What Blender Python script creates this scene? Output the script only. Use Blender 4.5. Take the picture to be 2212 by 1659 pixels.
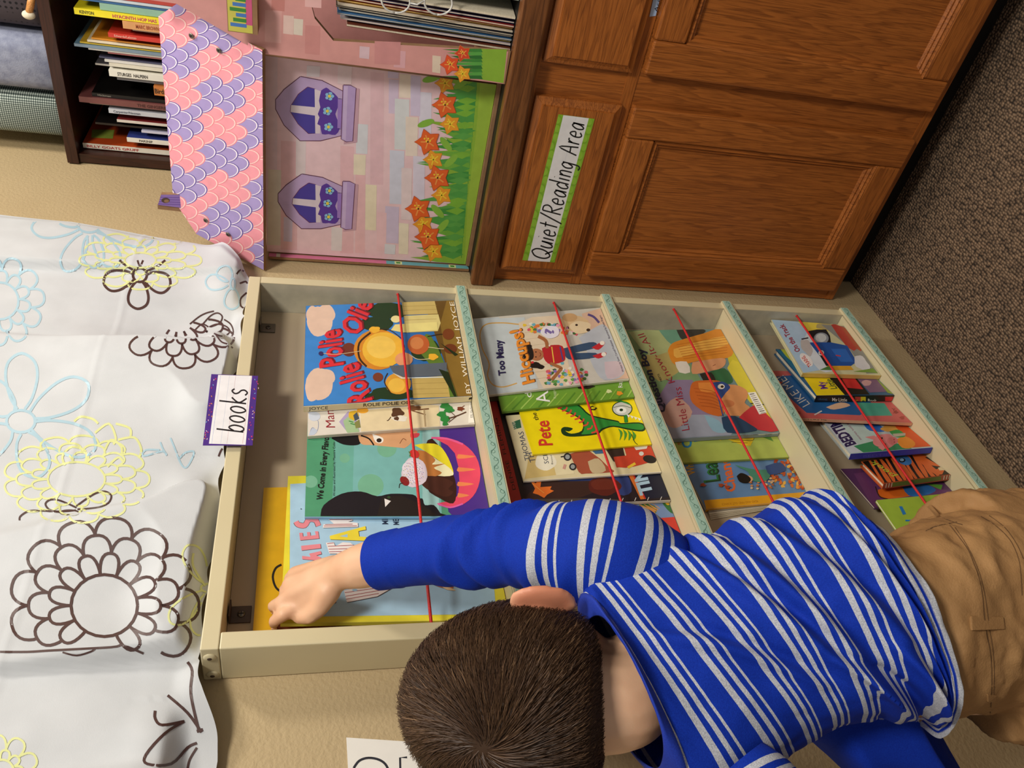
import bpy, bmesh, math, random
import numpy as np
from mathutils import Vector, Matrix, noise
from mathutils.geometry import tessellate_polygon
from mathutils.bvhtree import BVHTree
random.seed(7)
SC = bpy.context.scene
COL = SC.collection
for o in list(bpy.data.objects): bpy.data.objects.remove(o)

# ---------------------------------------------------------------- camera, light, exposure
FPX = 1710.13
CAMP = Vector((-1.267, -0.86, 1.1909))
YAW, PIT, ROL = .8409, .247, -.0277
def _axes():
    cy, sy, cp, sp = math.cos(YAW), math.sin(YAW), math.cos(PIT), math.sin(PIT)
    f = Vector((sy*cp, cy*cp, -sp)); r = Vector((cy, -sy, 0)); d = f.cross(r)
    c, s = math.cos(ROL), math.sin(ROL)
    return c*r+s*d, c*d-s*r, f
AR, AD, AF = _axes()            # world directions of right / down / forward for the upright head of the photographer
cam_d = bpy.data.cameras.new('camera'); cam = bpy.data.objects.new('camera', cam_d); COL.objects.link(cam)
cam_d.sensor_fit = 'HORIZONTAL'; cam_d.sensor_width = 36; cam_d.lens = 36*FPX/2212; cam_d.clip_start = .02
# the phone was turned a quarter: picture-right is world down, picture-up is world right
cam.matrix_world = Matrix(((AD.x, AR.x, -AF.x, CAMP.x), (AD.y, AR.y, -AF.y, CAMP.y), (AD.z, AR.z, -AF.z, CAMP.z), (0, 0, 0, 1)))
SC.camera = cam
w = bpy.data.worlds.new('room_light'); SC.world = w; w.use_nodes = True
w.node_tree.nodes['Background'].inputs[0].default_value = (1, .95, .89, 1)
w.node_tree.nodes['Background'].inputs[1].default_value = .29
def area(name, loc, target, sx, sy, power, colr):
    l = bpy.data.lights.new(name, 'AREA'); l.shape = 'RECTANGLE'; l.size = sx; l.size_y = sy; l.energy = power; l.color = colr
    o = bpy.data.objects.new(name, l); COL.objects.link(o); o.location = loc
    o.rotation_euler = (Vector(target)-Vector(loc)).to_track_quat('-Z', 'Y').to_euler()
area('ceiling_lamp', (-1.2, -1.6, 2.38), (-.5, -.2, .8), .36, .36, 30, (1, .94, .85))
area('ceiling_lamp', (-.03, -.98, 2.40), (-.1, -.3, .6), .22, .22, 14, (1, .93, .83))
SC.view_settings.view_transform = 'Standard'; SC.view_settings.look = 'None'
SC.view_settings.exposure = 0; SC.view_settings.gamma = 1; SC.view_settings.use_curve_mapping = False

# ---------------------------------------------------------------- helpers
def ray(px, py):
    d = AR*((1659-py-829.5)/FPX) + AD*((px-1106)/FPX) + AF
    return d.normalized()
def hit(px, py, p, n):
    d = ray(px, py); n = Vector(n); return CAMP + d*((Vector(p)-CAMP).dot(n)/d.dot(n))
def X(px, py, x): return hit(px, py, (x, 0, 0), (1, 0, 0))
def Y(px, py, y): return hit(px, py, (0, y, 0), (0, 1, 0))
def D(px, py, t): return CAMP + ray(px, py)*t
def lin(c): return tuple((v/12.92 if v <= .04045 else ((v+.055)/1.055)**2.4) for v in c)
def hexc(h):
    h = h.lstrip('#'); return lin([int(h[i:i+2], 16)/255 for i in (0, 2, 4)])
MATS = {}
def nt(name, rough=.5):
    m = bpy.data.materials.new(name); m.use_nodes = True; b = m.node_tree.nodes['Principled BSDF']; b.inputs['Roughness'].default_value = rough
    return m, m.node_tree, b
def node(t, typ, **kw):
    n = t.nodes.new(typ)
    for k, v in kw.items(): setattr(n, k, v)
    return n
def ramp(t, src, stops, interp='LINEAR'):
    r = node(t, 'ShaderNodeValToRGB'); r.color_ramp.interpolation = interp; e = r.color_ramp.elements
    while len(e) < len(stops): e.new(.5)
    for i, (p, c) in enumerate(stops): e[i].position = p; e[i].color = (*c, 1)
    t.links.new(src, r.inputs[0]); return r
def col(h, rough=.45, var=.05):
    """printed / painted colour with a faint procedural mottle"""
    k = (h, rough)
    if k in MATS: return MATS[k]
    m, t, b = nt('print_'+h.strip('#'), rough)
    c = hexc(h); n = node(t, 'ShaderNodeTexNoise'); n.inputs['Scale'].default_value = 55
    tc = node(t, 'ShaderNodeTexCoord'); t.links.new(tc.outputs['Object'], n.inputs['Vector'])
    r = ramp(t, n.outputs['Fac'], [(.3, [v*(1-var) for v in c]), (.7, [min(1, v*(1+var)) for v in c])])
    t.links.new(r.outputs[0], b.inputs['Base Color']); MATS[k] = m; return m
def bump(t, b, src, strength, dist):
    n = node(t, 'ShaderNodeBump'); n.inputs['Strength'].default_value = strength; n.inputs['Distance'].default_value = dist
    t.links.new(src, n.inputs['Height']); t.links.new(n.outputs[0], b.inputs['Normal'])
def wood(name, axis, light, dark, rough=.38, figure=1.0):
    m, t, b = nt(name, rough); tc = node(t, 'ShaderNodeTexCoord')
    mp = node(t, 'ShaderNodeMapping'); s = [14, 14, 14]; s[axis] = 1.1*figure; mp.inputs['Scale'].default_value = s
    t.links.new(tc.outputs['Object'], mp.inputs['Vector'])
    n1 = node(t, 'ShaderNodeTexNoise'); n1.inputs['Scale'].default_value = 1.6; n1.inputs['Detail'].default_value = 3
    t.links.new(mp.outputs[0], n1.inputs['Vector'])
    mul = node(t, 'ShaderNodeMath', operation='MULTIPLY'); mul.inputs[1].default_value = 13; t.links.new(n1.outputs['Fac'], mul.inputs[0])
    fr = node(t, 'ShaderNodeMath', operation='FRACT'); t.links.new(mul.outputs[0], fr.inputs[0])
    mp2 = node(t, 'ShaderNodeMapping'); s2 = [700, 700, 700]; s2[axis] = 26; mp2.inputs['Scale'].default_value = s2
    t.links.new(tc.outputs['Object'], mp2.inputs['Vector'])
    n2 = node(t, 'ShaderNodeTexNoise'); n2.inputs['Scale'].default_value = 1; n2.inputs['Detail'].default_value = 2; t.links.new(mp2.outputs[0], n2.inputs['Vector'])
    L, Dk = hexc(light), hexc(dark)
    r1 = ramp(t, fr.outputs[0], [(0, L), (.55, [.75*a+.25*d for a, d in zip(L, Dk)]), (.9, [.35*a+.65*d for a, d in zip(L, Dk)]), (1, L)])
    r2 = ramp(t, n2.outputs['Fac'], [(.36, (.45, .42, .4)), (.5, (1, 1, 1))])
    mx = node(t, 'ShaderNodeMixRGB', blend_type='MULTIPLY'); mx.inputs[0].default_value = .62
    t.links.new(r1.outputs[0], mx.inputs[1]); t.links.new(r2.outputs[0], mx.inputs[2]); t.links.new(mx.outputs[0], b.inputs['Base Color'])
    bump(t, b, n2.outputs['Fac'], .25, .001); return m
def noisy(name, c1, c2, scale, rough, bs=0, bd=.001, bscale=None, detail=4):
    m, t, b = nt(name, rough); tc = node(t, 'ShaderNodeTexCoord')
    n = node(t, 'ShaderNodeTexNoise'); n.inputs['Scale'].default_value = scale; n.inputs['Detail'].default_value = detail
    t.links.new(tc.outputs['Object'], n.inputs['Vector'])
    r = ramp(t, n.outputs['Fac'], [(.35, hexc(c1)), (.65, hexc(c2))]); t.links.new(r.outputs[0], b.inputs['Base Color'])
    if bs:
        n2 = node(t, 'ShaderNodeTexNoise'); n2.inputs['Scale'].default_value = bscale or scale; n2.inputs['Detail'].default_value = 3
        t.links.new(tc.outputs['Object'], n2.inputs['Vector']); bump(t, b, n2.outputs['Fac'], bs, bd)
    return m

class MB:
    """collects polygons for ONE mesh object"""
    def __init__(s): s.v = []; s.f = []; s.fm = []; s.m = []; s.sm = []
    def mi(s, m):
        if m not in s.m: s.m.append(m)
        return s.m.index(m)
    def add(s, vs, fs, m, smooth=False):
        b = len(s.v); s.v += [tuple(v) for v in vs]; i = s.mi(m)
        for f in fs: s.f.append([b+k for k in f]); s.fm.append(i); s.sm.append(smooth)
    def box(s, a, b, m):
        x0, x1 = sorted((a[0], b[0])); y0, y1 = sorted((a[1], b[1])); z0, z1 = sorted((a[2], b[2]))
        v = [(x, y, z) for x in (x0, x1) for y in (y0, y1) for z in (z0, z1)]
        s.add(v, [(0, 1, 3, 2), (4, 6, 7, 5), (0, 4, 5, 1), (2, 3, 7, 6), (0, 2, 6, 4), (1, 5, 7, 3)], m)
    def slab(s, quad, d, m):
        """polygon given by points, extruded along vector d"""
        n = len(quad); q = [Vector(p) for p in quad]; r = [p+d for p in q]
        tri = tessellate_polygon([q])
        fs = [tuple(t) for t in tri] + [tuple(n+k for k in reversed(t)) for t in tri] + [(i, (i+1) % n, n+(i+1) % n, n+i) for i in range(n)]
        s.add(q+r, fs, m)
    def poly(s, pts, m):
        q = [Vector(p) for p in pts]; s.add(q, [tuple(t) for t in tessellate_polygon([q])], m)
    def loft(s, rings, m, caps=True, closed=True, smooth=True):
        n = len(rings[0]); vs = [p for r in rings for p in r]; fs = []
        for i in range(len(rings)-1):
            for j in range(n if closed else n-1):
                k = (j+1) % n; fs.append((i*n+j, i*n+k, (i+1)*n+k, (i+1)*n+j))
        if caps: fs.append(tuple(range(n))[::-1]); fs.append(tuple((len(rings)-1)*n+j for j in range(n)))
        s.add(vs, fs, m, smooth)
    def tube(s, pts, rad, m, seg=10):
        P = [Vector(p) for p in pts]; rr = rad if hasattr(rad, '__len__') else [rad]*len(P); rings = []
        up = Vector((.31, .2, .93)); prev = None
        for i, p in enumerate(P):
            t = (P[min(i+1, len(P)-1)]-P[max(i-1, 0)]).normalized()
            a = (prev - t*prev.dot(t)) if prev else (up - t*up.dot(t) if abs(t.dot(up)) < .9 else Vector((1, 0, 0))-t*t.x)
            a.normalize(); prev = a; b = t.cross(a)
            rings.append([p+(a*math.cos(2*math.pi*k/seg)+b*math.sin(2*math.pi*k/seg))*rr[i] for k in range(seg)])
        s.loft(rings, m)
    def ball(s, c, ax, m, nu=24, nv=14):
        """ellipsoid: ax = three half axis vectors"""
        c = Vector(c); A, B, Cc = [Vector(a) for a in ax]; rings = []
        for i in range(nv+1):
            th = math.pi*(.012+.976*i/nv)
            rings.append([c+Cc*math.cos(th)+(A*math.cos(2*math.pi*k/nu)+B*math.sin(2*math.pi*k/nu))*math.sin(th) for k in range(nu)])
        s.loft(rings, m)
    def build(s, name, parent=None, bevel=0):
        me = bpy.data.meshes.new(name); me.from_pydata(s.v, [], s.f)
        for m in s.m: me.materials.append(m)
        me.polygons.foreach_set('material_index', s.fm); me.polygons.foreach_set('use_smooth', s.sm); me.update()
        o = bpy.data.objects.new(name, me); COL.objects.link(o)
        if parent: o.parent = parent; o.matrix_parent_inverse = parent_world(parent).inverted()
        if bevel:
            bm = bmesh.new(); bm.from_mesh(me); bmesh.ops.recalc_face_normals(bm, faces=bm.faces); bm.to_mesh(me); bm.free()
            md = o.modifiers.new('soft_edges', 'BEVEL'); md.width = bevel; md.segments = 2; md.limit_method = 'ANGLE'
        return o
def parent_world(p):
    m = Matrix.Translation(p.location)
    return m if p.type == 'EMPTY' else Matrix()
def tag(o, label=None, cat=None, group=None, kind=None):
    for k, v in (('label', label), ('category', cat), ('group', group), ('kind', kind)):
        if v: o[k] = v
    return o
def thing(name, loc, label, cat, group=None):
    o = bpy.data.objects.new(name, None); COL.objects.link(o); o.location = loc; o.empty_display_size = .05
    return tag(o, label, cat, group)
def qbox(name, a, b, m, parent=None, bevel=0):
    mb = MB(); mb.box(a, b, m); return mb.build(name, parent, bevel)
GL = {}
def glyphs(txt, bold):
    k = (txt, bold)
    if k not in GL:
        cu = bpy.data.curves.new('t', 'FONT'); cu.body = txt; cu.resolution_u = 2; cu.offset = bold
        o = bpy.data.objects.new('t', cu); COL.objects.link(o); bpy.context.view_layer.update()
        me = bpy.data.meshes.new_from_object(o.evaluated_get(bpy.context.evaluated_depsgraph_get()))
        vs = [(v.co.x, v.co.y) for v in me.vertices]; fs = [tuple(p.vertices) for p in me.polygons]
        bpy.data.objects.remove(o); bpy.data.curves.remove(cu); bpy.data.meshes.remove(me)
        x0 = min(v[0] for v in vs); x1 = max(v[0] for v in vs)
        GL[k] = ([((v[0]-x0)/(x1-x0), v[1]/.72) for v in vs], fs)
    return GL[k]
HAND = {  # pen strokes of a hand-lettered alphabet, unit x-height boxes
 'Q': (.95, [[(.5, 1.6), (.15, 1.3), (.05, .8), (.15, .3), (.45, .02), (.75, .3), (.88, .8), (.8, 1.3), (.5, 1.6)], [(.5, .45), (1.0, -.12)]]),
 'u': (.62, [[(.08, 1), (.06, .4), (.2, .05), (.4, .1), (.52, .5), (.55, 1)], [(.55, 1), (.58, .05)]]),
 'i': (.26, [[(.12, .95), (.14, .03)], [(.12, 1.32), (.13, 1.36)]]),
 'e': (.62, [[(.06, .52), (.52, .58), (.45, .9), (.25, 1), (.06, .65), (.1, .2), (.3, .02), (.56, .2)]]),
 't': (.5, [[(.25, 1.55), (.25, .03)], [(.02, 1.02), (.5, 1.08)]]),
 '/': (.6, [[(.55, 1.75), (.02, -.25)]]),
 'R': (.8, [[(.08, 1.6), (.1, .02)], [(.08, 1.6), (.5, 1.58), (.68, 1.25), (.5, .92), (.12, .8)], [(.2, .82), (.78, .02)]]),
 'a': (.66, [[(.54, .85), (.3, 1), (.07, .6), (.12, .15), (.3, .03), (.5, .35), (.55, .9)], [(.55, 1), (.6, .03)]]),
 'd': (.66, [[(.52, .8), (.3, .98), (.07, .6), (.12, .15), (.3, .03), (.5, .3)], [(.55, 1.75), (.58, .03)]]),
 'n': (.62, [[(.08, 1), (.1, .03)], [(.1, .7), (.3, 1), (.5, .85), (.55, .03)]]),
 'g': (.66, [[(.54, .85), (.3, 1), (.07, .65), (.15, .2), (.35, .12), (.53, .5)], [(.55, 1), (.56, -.2), (.4, -.5), (.12, -.42)]]),
 'A': (.9, [[(.05, .02), (.45, 1.62), (.85, .02)], [(.2, .62), (.72, .66)]]),
 'r': (.5, [[(.08, 1), (.1, .03)], [(.1, .65), (.25, .95), (.48, .98)]]),
 'b': (.66, [[(.08, 1.75), (.08, .03)], [(.1, .65), (.35, .98), (.58, .65), (.5, .15), (.28, .02), (.1, .2)]]),
 'o': (.66, [[(.32, 1), (.1, .75), (.07, .35), (.28, .02), (.5, .2), (.58, .6), (.48, .9), (.32, 1)]]),
 'k': (.6, [[(.08, 1.75), (.1, .03)], [(.5, .98), (.12, .5), (.56, .03)]]),
 's': (.55, [[(.5, .85), (.3, 1), (.1, .8), (.2, .58), (.42, .42), (.48, .2), (.28, .02), (.05, .15)]]),
 ' ': (.45, [])}
def smooth_line(pts, n=5):
    if len(pts) < 3: return [tuple(p) for p in pts]
    out = []; P = [pts[0]]+list(pts)+[pts[-1]]
    for i in range(1, len(P)-2):
        a, b, c, d = P[i-1:i+3]
        for k in range(n):
            t = k/n; out.append(tuple(.5*(2*b[j]+(c[j]-a[j])*t+(2*a[j]-5*b[j]+4*c[j]-d[j])*t*t+(3*b[j]-a[j]-3*c[j]+d[j])*t**3) for j in range(len(b))))
    return out+[tuple(pts[-1])]
class Art:
    """flat printing on a plane (or on a curved cloth via bvh); coordinates are read off zoomed crops of the photo"""
    STEP = .000014
    def __init__(s, mb, p=None, n=None, bvh=None, base=.00018):
        s.mb = mb; s.p = Vector(p) if p is not None else None; s.n = Vector(n).normalized() if n is not None else None
        if s.n is not None and s.n.dot(CAMP-s.p) < 0: s.n = -s.n
        s.bvh = bvh; s.k = 0; s.base = base; s.o = (0, 0, 1); s.clip = []
    def border(s, quad, inset=.0003):
        """keep the printing inside a convex outline"""
        c = sum(quad, Vector())/len(quad); s.clip = []
        for a, b in zip(quad, quad[1:]+quad[:1]):
            n = s.n.cross(b-a).normalized(); n = n if n.dot(c-a) > 0 else -n; s.clip.append((a+n*inset, n))
    def emit(s, pts, fs, m):
        if not s.clip: s.mb.add(pts, fs, m); return
        for f in fs:
            q = [pts[i] for i in f]
            for p, n in s.clip:
                d = [(v-p).dot(n) for v in q]
                if min(d) >= 0: continue
                r = []
                for i in range(len(q)):
                    j = (i+1) % len(q)
                    if d[i] >= 0: r.append(q[i])
                    if (d[i] >= 0) != (d[j] >= 0): r.append(q[i]+(q[j]-q[i])*(d[i]/(d[i]-d[j])))
                q = r
                if len(q) < 3: break
            if len(q) >= 3: s.mb.add(q, [tuple(range(len(q)))], m)
    def use(s, ox, oy, sc): s.o = (ox, oy, sc); return s
    def px(s, q): return (s.o[0]+q[0]/s.o[2], s.o[1]+q[1]/s.o[2])
    def at(s, q):
        x, y = s.px(q); off = s.base+s.k*s.STEP
        if s.bvh:
            d = ray(x, y); h = s.bvh.ray_cast(CAMP, d)
            if h[0] is None: return None
            return h[0] - d*(off+.0004)
        return hit(x, y, s.p, s.n) + s.n*off
    def P(s, h, pts, sm=0, rough=.45):
        if sm: pts = smooth_line(list(pts)+[pts[0]], sm)[:-1]
        v = [s.at(q) for q in pts]; s.emit(v, [tuple(t) for t in tessellate_polygon([v])], col(h, rough)); s.k += 1
    def E(s, h, c, rx, ry=None, ang=0, n=22, wob=0):
        ry = ry or rx; ca, sa = math.cos(ang), math.sin(ang); pts = []
        for i in range(n):
            a = 2*math.pi*i/n; f = 1+wob*math.sin(a*5+c[0])*.5+wob*math.sin(a*3+c[1])*.5
            x, y = rx*math.cos(a)*f, ry*math.sin(a)*f; pts.append((c[0]+x*ca-y*sa, c[1]+x*sa+y*ca))
        s.P(h, pts)
    def S(s, h, wd, pts, sm=4, closed=False, mat=None):
        """brush stroke of width wd (crop pixels)"""
        if closed: pts = list(pts)+[pts[0]]
        if sm and len(pts) > 2: pts = smooth_line(pts, sm)
        V = []
        for i, q in enumerate(pts):
            a = pts[max(i-1, 0)]; b = pts[min(i+1, len(pts)-1)]
            dx, dy = b[0]-a[0], b[1]-a[1]; l = math.hypot(dx, dy) or 1; nx, ny = -dy/l*wd/2, dx/l*wd/2
            V.append((s.at((q[0]+nx, q[1]+ny)), s.at((q[0]-nx, q[1]-ny))))
        m = mat or col(h)
        for a, b in zip(V, V[1:]):
            if None in (*a, *b): continue
            if s.bvh and max((a[0]-b[0]).length, (a[0]-a[1]).length) > .03: continue
            s.emit([a[0], b[0], b[1], a[1]], [(0, 1, 2, 3)], m)
        s.k += 1
    def T(s, h, txt, p0, p1, up, bold=.0):
        vs, fs = glyphs(txt, bold); pts = []
        for x, y in vs: pts.append(s.at((p0[0]+(p1[0]-p0[0])*x+up[0]*y, p0[1]+(p1[1]-p0[1])*x+up[1]*y)))
        s.emit(pts, fs, col(h)); s.k += 1
    def H(s, h, txt, p0, p1, up, wd):
        tot = sum(HAND[c][0]+.16 for c in txt); x = 0
        for c in txt:
            wc, st = HAND[c]
            for l in st:
                q = [(p0[0]+(p1[0]-p0[0])*(x+a)/tot+up[0]*b, p0[1]+(p1[1]-p0[1])*(x+a)/tot+up[1]*b) for a, b in l]
                s.S(h, wd, q); s.k -= 1
            x += wc+.16
        s.k += 1

# ---------------------------------------------------------------- materials of the room
M_wall = noisy('wall_paint', '#b59f78', '#c0aa82', 3, .75, .55, .0022, 190)
M_wood_v = wood('oak_vertical', 2, '#b0672b', '#7d4218')
M_wood_h = wood('oak_horizontal', 1, '#b0672b', '#7d4218')
M_wood_dk = wood('oak_edge', 1, '#7d4d28', '#4a2812')
M_rack = noisy('rack_paint', '#cfc29c', '#d4c8a3', 6, .42, .1, .0004, 300)
M_rackback = noisy('rack_back_board', '#b09e83', '#b8a78c', 4, .6)
M_rackin = noisy('rack_side_speckle', '#b5b09c', '#c5bfa9', 40, .55)
M_mdf = noisy('mdf_edge', '#8d6a4a', '#9a7653', 60, .8)
M_dark = wood('espresso_wood', 1, '#3a1c14', '#26100c', .35)
M_black = noisy('black_laminate', '#0c0b0b', '#141212', 20, .5)
M_metal = noisy('bracket_metal', '#6d675c', '#7d766a', 80, .35); M_metal.node_tree.nodes['Principled BSDF'].inputs['Metallic'].default_value = .8
M_brown_metal = noisy('brown_metal', '#3d2e26', '#4a392f', 80, .4)
M_red = noisy('red_elastic', '#c01c20', '#d62c2c', 600, .55)
M_page = noisy('paper_pages', '#d9cdb2', '#e6dcc4', 400, .8)
M_white = noisy('white_card', '#e6e2da', '#ece8e0', 30, .6)
def carpet():
    m, t, b = nt('loop_carpet', .95); tc = node(t, 'ShaderNodeTexCoord')
    mp = node(t, 'ShaderNodeMapping'); mp.inputs['Scale'].default_value = (150, 205, 1); mp.inputs['Rotation'].default_value = (0, 0, .02)
    t.links.new(tc.outputs['Object'], mp.inputs['Vector'])
    v = node(t, 'ShaderNodeTexVoronoi'); v.inputs['Scale'].default_value = 1; v.inputs['Randomness'].default_value = .55; t.links.new(mp.outputs[0], v.inputs['Vector'])
    n = node(t, 'ShaderNodeTexNoise'); n.inputs['Scale'].default_value = 420; t.links.new(tc.outputs['Object'], n.inputs['Vector'])
    r = ramp(t, v.outputs['Distance'], [(.05, hexc('#a98f74')), (.45, hexc('#836b55')), (.75, hexc('#35291f'))])
    r2 = ramp(t, v.outputs['Color'], [(.2, (.7, .7, .7)), (.8, (1.1, 1.08, 1.05))])
    mx = node(t, 'ShaderNodeMixRGB', blend_type='MULTIPLY'); mx.inputs[0].default_value = 1
    t.links.new(r.outputs[0], mx.inputs[1]); t.links.new(r2.outputs[0], mx.inputs[2]); t.links.new(mx.outputs[0], b.inputs['Base Color'])
    inv = node(t, 'ShaderNodeMath', operation='SUBTRACT'); inv.inputs[0].default_value = 1; t.links.new(v.outputs['Distance'], inv.inputs[1])
    bump(t, b, inv.outputs[0], 1, .006); return m
M_carpet = carpet()

# ---------------------------------------------------------------- the room
XB = .58                                     # back wall behind the counter
tag(qbox('floor', (-2.6, -2.6, -.05), (XB+.1, .1, 0), M_carpet), kind='structure')
tag(qbox('wall_front', (-2.6, 0, 0), (XB+.1, .1, 2.45), M_wall), kind='structure')
tag(qbox('wall_right', (XB, -2.6, 0), (XB+.1, 0, 2.45), M_wall), kind='structure')

# ---------------------------------------------------------------- oak base cabinet
cab = thing('base_cabinet', (.28, -.7, 0), 'honey oak base cabinet with paneled doors and drawers, in the corner below the toy house', 'cabinet')
CY0 = -1.15
mb = MB(); mb.box((.0, CY0, .089), (.02, -.003, .857), M_wood_v); mb.box((.02, CY0, .089), (XB-.004, -.003, .105), M_wood_v)
mb.box((.02, -.018, .105), (XB-.004, -.003, .857), M_wood_v); mb.box((.02, CY0, .105), (XB-.004, CY0+.015, .857), M_wood_v); mb.build('carcass', cab)
mb = MB()
for z0, z1 in ((.676, .696), (.0892, .108), (.847, .857)):
    mb.box((-.0012, CY0, z0), (0, -.003, z1), M_wood_h)
mb.build('face_rail', cab)
mb = MB(); mb.box((.075, CY0, 0.0005), (.088, -.004, .0885), M_black); mb.build('toe_kick', cab)
def raised(mb, y0, y1, z0, z1, mo, xo=-.019, bev=.011, mat2=None):
    """drawer front with a routed edge"""
    q = lambda x, a: [(x, y0+a, z0+a), (x, y1-a, z0+a), (x, y1-a, z1-a), (x, y0+a, z1-a)]
    mb.loft([q(0-.0013, 0), q(-.011, 0), q(-.013, bev*.5), q(-.0165, bev), q(-.0165, bev+.0015), q(xo, bev+.002)], mo, smooth=False)
mb = MB(); raised(mb, -.376, -.033, .694, .846, M_wood_h); mb.build('drawer', cab)
mb = MB(); raised(mb, -.80, -.432, .694, .846, M_wood_h); mb.build('drawer', cab)
def door(y0, y1):
    z0, z1, fw = .109, .675, .056
    mb = MB()
    for a, b in ((y0, y0+fw), (y1-fw, y1)):
        mb.box((-.019, a, z0), (-.0013, b, z1), M_wood_v)
    mb.box((-.0188, y0+fw, z0), (-.0013, y1-fw, z0+fw), M_wood_h); mb.box((-.0188, y0+fw, z1-fw), (-.0013, y1-fw, z1), M_wood_h)
    d = mb.build('door', cab, .004)
    mb = MB()
    ya, yb, za, zb = y0+fw, y1-fw, z0+fw, z1-fw; q = lambda x, a: [(x, ya+a, za+a), (x, yb-a, za+a), (x, yb-a, zb-a), (x, ya+a, zb-a)]
    mb.loft([q(-.0187, -.0008), q(-.016, .003), q(-.0165, .006), q(-.012, .009), q(-.0125, .012), q(-.008, .015), q(-.0075, .0155)], M_wood_v, caps=False, smooth=False)
    mb.build('molding', d)
    mb = MB(); mb.box((-.0076, ya+.01, za+.01), (-.003, yb-.01, zb-.01), M_wood_v); mb.build('panel', d)
door(-.379, -.034); door(-.779, -.434)
ct = MB(); ct.box((-.025, CY0, .8575), (-.004, -.001, .9), M_wood_dk)
ct.box((-.004, CY0, .8575), (XB-.003, -.001, .8985), M_black)
tag(ct.build('countertop', None, .003), 'black countertop with a dark oak front edge, on the cabinet', 'countertop')

# sign and label on the drawers
mb = MB(); sp = [X(*q, -.0195) for q in ((1206.5, 247), (1284.5, 257), (1198, 567), (1128.5, 562))]
mb.slab(sp, Vector((.0004, 0, 0)), col('#86b832')); a = Art(mb, (-.0195, 0, 0), (1, 0, 0)).use(1000, 0, 2.5136); a.border(sp, .0)
for i in range(17):
    t_ = (i+.5)/17; bx, by = 322+(517-322)*t_, 1412+(620-1412)*t_
    a.E('#7aad2b', (bx+14+9*math.sin(i*2.3), by+4), 20, 24); a.E('#8fc03a', (bx+10+9*math.sin(i*2.3), by+8), 16, 20)
    bx, by = 497+(715-497)*t_, 1425+(645-1425)*t_
    a.E('#7aad2b', (bx-22+8*math.sin(i*3.1), by-4), 20, 24); a.E('#8fc03a', (bx-19+8*math.sin(i*3.1), by-7), 16, 20); a.k -= 4
a.k += 5
a.P('#e9eaee', [(352, 1415), (545, 625), (684, 640), (472, 1422)])
a.S('#c6cfe0', 1.2, [(412, 1418), (615, 634)]); a.H('#1b1d22', 'Quiet/Reading Area', (466, 1415), (664, 668), (-62, -17), 8)
tag(mb.build('sign'), 'white and green name strip lettered Quiet/Reading Area on the left drawer', 'sign')
mb = MB(); sp = [X(*q, -.0023) for q in ((1403, 36), (1428, 36), (1438, -60), (1413, -60))]

for v_ in sp: v_.z = min(max(v_.z, .6775), .6925)
mb.slab(sp, Vector((.0004, 0, 0)), col('#a9c3e6')); a = Art(mb, (-.0023, 0, 0), (1, 0, 0)).use(1000, 0, 2.5136)
a.T('#20242c', 'Activities', (1056, 66), (1100, -110), (-20, -4))
tag(mb.build('name_label'), 'small pale blue printed label above the right cabinet door', 'label')

# ---------------------------------------------------------------- book rack
rk = thing('book_rack', (-.466, -.03, .16), 'cream wall book rack with four green-edged ledges full of picture books', 'book rack')
RX0, RX1, RY = -.805, -.128, -.063
mb = MB(); mb.box((RX1-.016, RY, .155), (RX1, -.001, 1.278), M_rackin); mb.box((RX1-.016, RY-.001, .155), (RX1+.0008, RY, 1.278), M_rack)
mb.box((RX1, RY, .155), (RX1+.0008, -.001, 1.278), M_rack); mb.build('side_panel', rk)
mb = MB(); mb.box((RX0, RY-.001, .155), (RX0+.02, -.001, 1.278), M_rack); sp_l = mb.build('side_panel', rk, .0015)
mb = MB(); mb.box((RX0, RY-.001, 1.2785), (RX1+.0008, -.001, 1.297), M_rack); mb.build('top_board', rk, .0012)
mb = MB(); mb.box((RX0+.0205, -.005, .16), (RX1-.0165, -.0012, 1.278), M_rackback); mb.build('back_panel', rk)
LZ = [.952, .680, .434, .172]
for z in LZ:
    mb = MB(); mb.box((RX0+.0205, RY+.001, z-.019), (RX1-.0165, -.0052, z), M_rack)
    mb.box((RX0+.003, RY-.006, z-.019), (RX1+.0005, RY-.0012, z), M_rack); sh = mb.build('shelf', rk)
    mb = MB(); mb.box((RX0+.003, RY-.0068, z-.0165), (RX1+.0004, RY-.006, z-.0022), noisy('vine_border', '#9dbfae', '#a9c9b8', 30, .6))
    yv = RY-.0071; N = 46; x0, x1 = RX0+.006, RX1-.002; zc = z-.0093; vm = col('#6d9684')
    def vr(pts, wd):
        for (ax, az), (bx, bz) in zip(pts, pts[1:]):
            l = math.hypot(bx-ax, bz-az) or 1; nx, nz = -(bz-az)/l*wd/2, (bx-ax)/l*wd/2
            mb.add([(ax+nx, yv, az+nz), (bx+nx, yv, bz+nz), (bx-nx, yv, bz-nz), (ax-nx, yv, az-nz)], [(0, 1, 2, 3)], vm)
    vr([(x0+(x1-x0)*i/260, zc+.0042*math.sin(i/260*N/2*2*math.pi)) for i in range(261)], .0008)
    for i in range(N):
        xc = x0+(x1-x0)*(i+.75)/N; sg = 1 if i % 2 else -1
        vr([(xc+.0036*math.cos(a_)*(1-.25*a_/6), zc-sg*.0012+sg*.0034*math.sin(a_)*(1-.25*a_/6)) for a_ in [j*.55 for j in range(12)]], .0006)
    mb.build('vine_strip', sh)
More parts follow.
